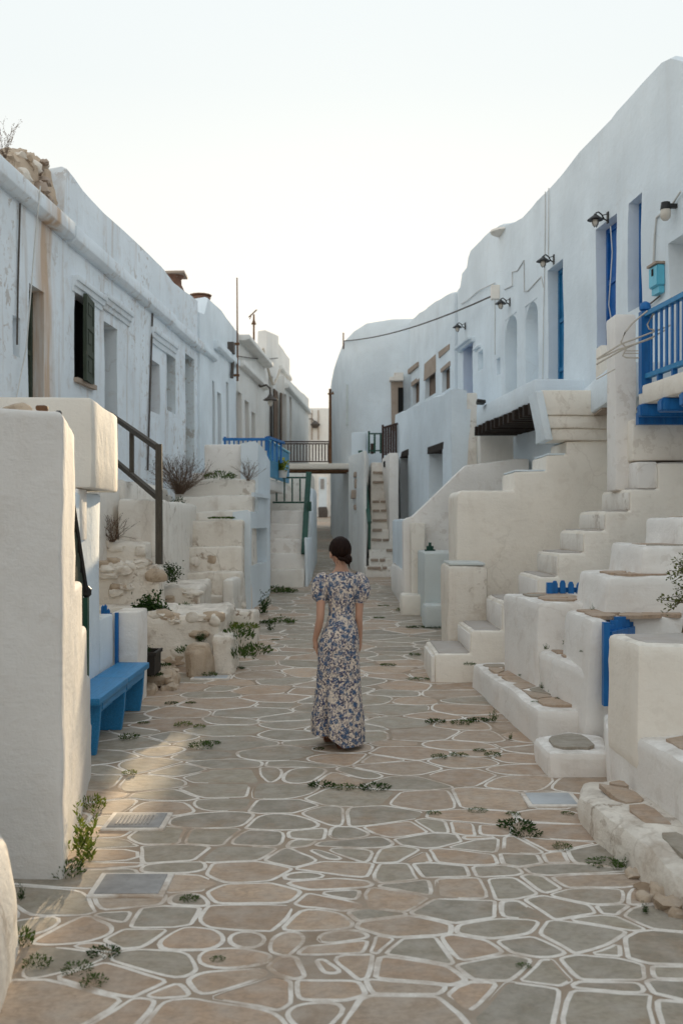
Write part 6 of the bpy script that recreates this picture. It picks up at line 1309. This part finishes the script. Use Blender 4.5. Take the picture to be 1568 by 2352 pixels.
arm(-1, [((-.095, .0, 1.318), .046), ((-.148, -.004, 1.275), .043), ((-.152, -.03, 1.15), .038), ((-.158, -.05, 1.03), .034), ((-.172, -.025, .95), .033), ((-.196, .012, .855), .022)], (.12, .18, -1), .35)
arm(1, [((.11, .0, 1.318), .046), ((.161, -.004, 1.275), .042), ((.156, -.015, 1.15), .036), ((.150, -.02, 1.03), .031), ((.155, .005, .95), .030), ((.164, .035, .865), .021)], (.02, .22, -1), .75)
for sgn, pts in ((1, [((.08, 0, .86), .085), ((.055, .01, .5), .055), ((.028, -.05, .28), .047), ((.012, -.035, .095), .028), ((.010, -.045, .048), .027), ((.010, .03, .040), .028), ((.012, .095, .030), .024), ((.014, .15, .026), .014)]), (-1, [((-.08, 0, .86), .085), ((-.075, .09, .5), .055), ((-.075, .16, .28), .046), ((-.075, .20, .10), .028), ((-.075, .20, .048), .027), ((-.075, .27, .038), .026), ((-.075, .34, .030), .022), ((-.075, .39, .026), .014)])):
    p = pel
    for q, r in pts: p = jt(q, r, p)
me = bpy.data.meshes.new('body'); me.from_pydata(V_, E_, []); ob = bpy.data.objects.new('body_tmp', me); C.objects.link(ob)
m1 = ob.modifiers.new('skin', 'SKIN'); m1.use_smooth_shade = True
for i, sv in enumerate(me.skin_vertices[0].data): sv.radius = (R_[i], R_[i]); sv.use_root = (i == 0)
m2 = ob.modifiers.new('sub', 'SUBSURF'); m2.levels = 2; m2.render_levels = 2
dg = bpy.context.evaluated_depsgraph_get(); dg.update(); bme = bpy.data.meshes.new_from_object(ob.evaluated_get(dg)); bpy.data.objects.remove(ob)
bm = bmesh.new(); bm.from_mesh(bme)
# head: skull, face and ears, turned a little to the left
HC = Vector((.003, .012, 1.565)); ca, sa = math.cos(R(16)), math.sin(R(16))
def turn(p): return Vector((p.x * ca - p.y * sa, p.x * sa + p.y * ca, p.z))
def blob(c, rr, shape=None, sub=3):
    k = bmesh.ops.create_icosphere(bm, subdivisions=sub, radius=1)['verts']
    for v_ in k:
        q = Vector((v_.co.x * rr[0], v_.co.y * rr[1], v_.co.z * rr[2])); q = shape(q) if shape else q; v_.co = HC + turn(q + Vector(c))
def skull(q):
    if q.z < 0: q.x *= 1 - .28 * min(1, -q.z / .11) * (1 if q.y > -.02 else .6); q.y = q.y * (1 - .25 * min(1, -q.z / .11)) + .018 * min(1, -q.z / .1)
    if q.y > .05:
        n_ = math.exp(-((q.x / .014) ** 2)) * math.exp(-(((q.z + .022) / .022) ** 2)); q.y += .022 * n_
        for ex in (-.032, .032): q.y -= .008 * math.exp(-(((q.x - ex) / .016) ** 2) - ((q.z / .013) ** 2))
        q.y += .006 * math.exp(-((q.x / .025) ** 2) - (((q.z + .062) / .008) ** 2))
    return q
blob((0, .01, -.012), (.076, .094, .112), skull, 4)
for ex in (-.079, .079): blob((ex, -.005, -.035), (.010, .020, .032))
for v_ in bm.verts: pass
body = local(bm, 'body', 'skin', wo)
bm = bmesh.new()
for ex in (-.031, .031): blob((ex, .088, -.006), (.012, .008, .008), None, 2)
local(bm, 'eyes', 'white', wo)
# hair: cap gathered back into a low bun on the right
bm = bmesh.new(); k = bmesh.ops.create_icosphere(bm, subdivisions=5, radius=1)['verts']
for v_ in k:
    q = Vector((v_.co.x * .0865, v_.co.y * .104, v_.co.z * .108)); st_ = math.atan2(v_.co.x, -v_.co.y)
    if q.z < -.02: q.x *= 1 - .34 * min(1, (-q.z - .02) / .09)
    q += q.normalized() * (.0022 * math.sin(st_ * 34 + 5 * v_.co.z) + .002 * noise.noise(v_.co * 7))
    v_.co = HC + turn(q + Vector((0, -.004, .0)))
dele = [v_ for v_ in bm.verts if (lambda q: (q.y > .062 and q.z < .062) or (q.y > .0 and q.z < -.015) or (q.z < -.088) or (q.y > -.055 and q.z < -.05))(Vector(((v_.co - HC).x * ca + (v_.co - HC).y * sa, -(v_.co - HC).x * sa + (v_.co - HC).y * ca, (v_.co - HC).z)))]
bmesh.ops.delete(bm, geom=dele, context='VERTS'); hair = local(bm, 'hair', 'hair', wo)
bm = bmesh.new(); bc = Vector((.056, -.088, 1.492))
for j in range(3):                                 # twisted coils of the bun
    pts = [bc + Vector((math.cos(a) * (.020 - .004 * j), -.006 * j - .004, math.sin(a) * (.024 - .004 * j))) + Vector((.004 * j, 0, .004 * math.sin(2 * a + j))) for a in [i * math.pi / 6 + j for i in range(13)]]; tube(bm, pts, .0145 - .001 * j, 8)
k = bmesh.ops.create_icosphere(bm, subdivisions=3, radius=.024)['verts']
for v_ in k: v_.co = v_.co + bc
tube(bm, [bc + Vector((-.075, .0, .012)), bc + Vector((-.045, -.012, .004)), bc + Vector((-.015, -.008, -.004)), bc], .013, 8, .018)
tube(bm, [bc + Vector((.004, .006, -.014)), bc + Vector((.010, .010, -.045)), bc + Vector((.016, .014, -.072))], .010, 6, .003)
local(bm, 'bun', 'hair', hair)
bm = bmesh.new(); rh = rng(31)
for k in range(16):                                # loose strands at the nape and round the crown
    a = rh.uniform(-1.2, 1.2); z = rh.choice((1.475, 1.485, 1.50, 1.60, 1.64)); rr_ = .088 if z > 1.55 else .07; p0 = HC + turn(Vector((math.sin(a) * rr_, -math.cos(a) * .1, z - 1.565))); tube(bm, [p0, p0 + Vector((rh.uniform(-.01, .01), -.012, -.012 if z < 1.55 else .006)), p0 + Vector((rh.uniform(-.02, .02), -.012, -.035 if z < 1.55 else -.004))], .0011, 3, .0005)
local(bm, 'loose_strands', 'hair', hair)
# dress
rings = [(1.398, .016, .064, .056, -.004), (1.385, .016, .080, .066, -.006), (1.365, .014, .125, .080, -.006), (1.335, .013, .150, .094, -.006), (1.27, .013, .146, .106, -.004), (1.20, .014, .124, .104, 0), (1.14, .015, .106, .096, 0), (1.075, .012, .098, .088, 0), (1.03, .012, .106, .096, -.004), (.98, .012, .121, .112, -.010), (.90, .0, .146, .132, -.016), (.825, -.008, .160, .142, -.016), (.74, -.012, .165, .146, -.010), (.67, -.012, .168, .150, -.006), (.59, -.012, .170, .155, 0), (.51, -.010, .174, .160, .004), (.43, -.011, .181, .172, .010), (.356, -.012, .189, .186, .014), (.28, -.014, .200, .200, .016), (.20, -.015, .207, .212, .018), (.13, -.013, .209, .218, .018), (.07, -.012, .208, .220, .016)]
bm = bmesh.new(); N_ = 120; rr = []
for (z, cx, hw, hd_, cy) in rings:
    row = []
    for k in range(N_):
        a = 2 * math.pi * k / N_; low = max(0, min(1, (.95 - z) / .6)); f = 1 + low * (.020 * math.sin(9 * a + z * 2) + .016 * math.sin(17 * a + 1.3 - z * 3) + .010 * math.sin(29 * a + 4 * z))
        f += .006 * math.sin(23 * a) * (1 if z < 1.06 else .4)
        x = math.cos(a); y = math.sin(a); deep = max(0, min(1, (.52 - z) / .3)); f -= .34 * deep * math.exp(-((x + .62) / .13) ** 2) * (1 if y < 0 else 0)
        hem = 0
        if z < .14:
            t = (.14 - z) / .07; lift = .075 * max(0, min(1, (-x + .1) / .5)) if y < .3 else .05; hem = lift * t; 
        row.append(bm.verts.new((cx + hw * f * x, cy + hd_ * f * y, z - (.035 * (.14 - z) / .07 if z < .14 else 0) + hem)))
    rr.append(row)
for a, b in zip(rr, rr[1:]):
    for k in range(N_): bm.faces.new((a[k], a[(k + 1) % N_], b[(k + 1) % N_], b[k]))
bmesh.ops.subdivide_edges(bm, edges=[e_ for e_ in bm.edges if abs(e_.verts[0].co.z - e_.verts[1].co.z) > .04], cuts=1, use_grid_fill=True)
wobble(bm, .004, 6, 22)
dress = local(bm, 'dress', 'dress', wo)
for sgn, pts in ((-1, [((-.098, 0, 1.352), .050), ((-.128, -.002, 1.335), .066), ((-.150, -.004, 1.30), .072), ((-.160, -.006, 1.25), .072), ((-.160, -.008, 1.205), .068), ((-.150, -.010, 1.175), .056), ((-.146, -.012, 1.155), .044), ((-.146, -.012, 1.14), .045)]), (1, [((.115, 0, 1.352), .050), ((.145, -.002, 1.335), .066), ((.167, -.004, 1.30), .071), ((.178, -.006, 1.25), .071), ((.176, -.008, 1.21), .066), ((.166, -.010, 1.18), .054), ((.160, -.012, 1.16), .042), ((.159, -.012, 1.145), .043)])):
    bm = bmesh.new(); rr = []
    for i, (c, r_) in enumerate(pts):
        d = (Vector(pts[min(i + 1, 7)][0]) - Vector(pts[max(0, i - 1)][0])).normalized(); u_ = Vector((0, 1, 0)); s_ = d.cross(u_).normalized()
        g = max(0, (i - 3) / 4); rr.append([bm.verts.new(Vector(c) + (s_ * math.cos(a) + u_ * math.sin(a)) * r_ * .93 * (1 + g * .05 * math.sin(14 * a) + .03 * math.sin(5 * a + sgn + i * .3))) for a in [2 * math.pi * k / 48 for k in range(48)]])
    for a, b in zip(rr, rr[1:]):
        for k in range(48): bm.faces.new((a[k], a[(k + 1) % 48], b[(k + 1) % 48], b[k]))
    local(bm, 'sleeve', 'dress', dress)
for x, y, n_ in ((.012, .055, 'sandal'), (-.075, .295, 'sandal')):
    bm = bmesh.new(); prof_ = [(-.03, -.115), (.03, -.115), (.038, -.05), (.035, .03), (.045, .09), (.03, .13), (-.02, .13), (-.042, .08), (-.034, 0), (-.036, -.06)]
    a = [bm.verts.new((x + p, y + q, .002)) for p, q in prof_]; b = [bm.verts.new((x + p, y + q, .020)) for p, q in prof_]; bm.faces.new(a[::-1]); bm.faces.new(b)
    for i in range(len(prof_)): bm.faces.new((a[i], a[(i + 1) % 10], b[(i + 1) % 10], b[i]))
    tube(bm, [(x - .03, y - .10, .02), (x - .028, y - .125, .06), (x, y - .135, .075), (x + .028, y - .125, .06), (x + .03, y - .10, .02)], .007, 6); tube(bm, [(x - .035, y + .03, .02), (x - .02, y + .02, .062), (x, y + .02, .072), (x + .02, y + .02, .062), (x + .036, y + .03, .02)], .008, 6)
    local(bm, n_, 'sandal', wo, 40)
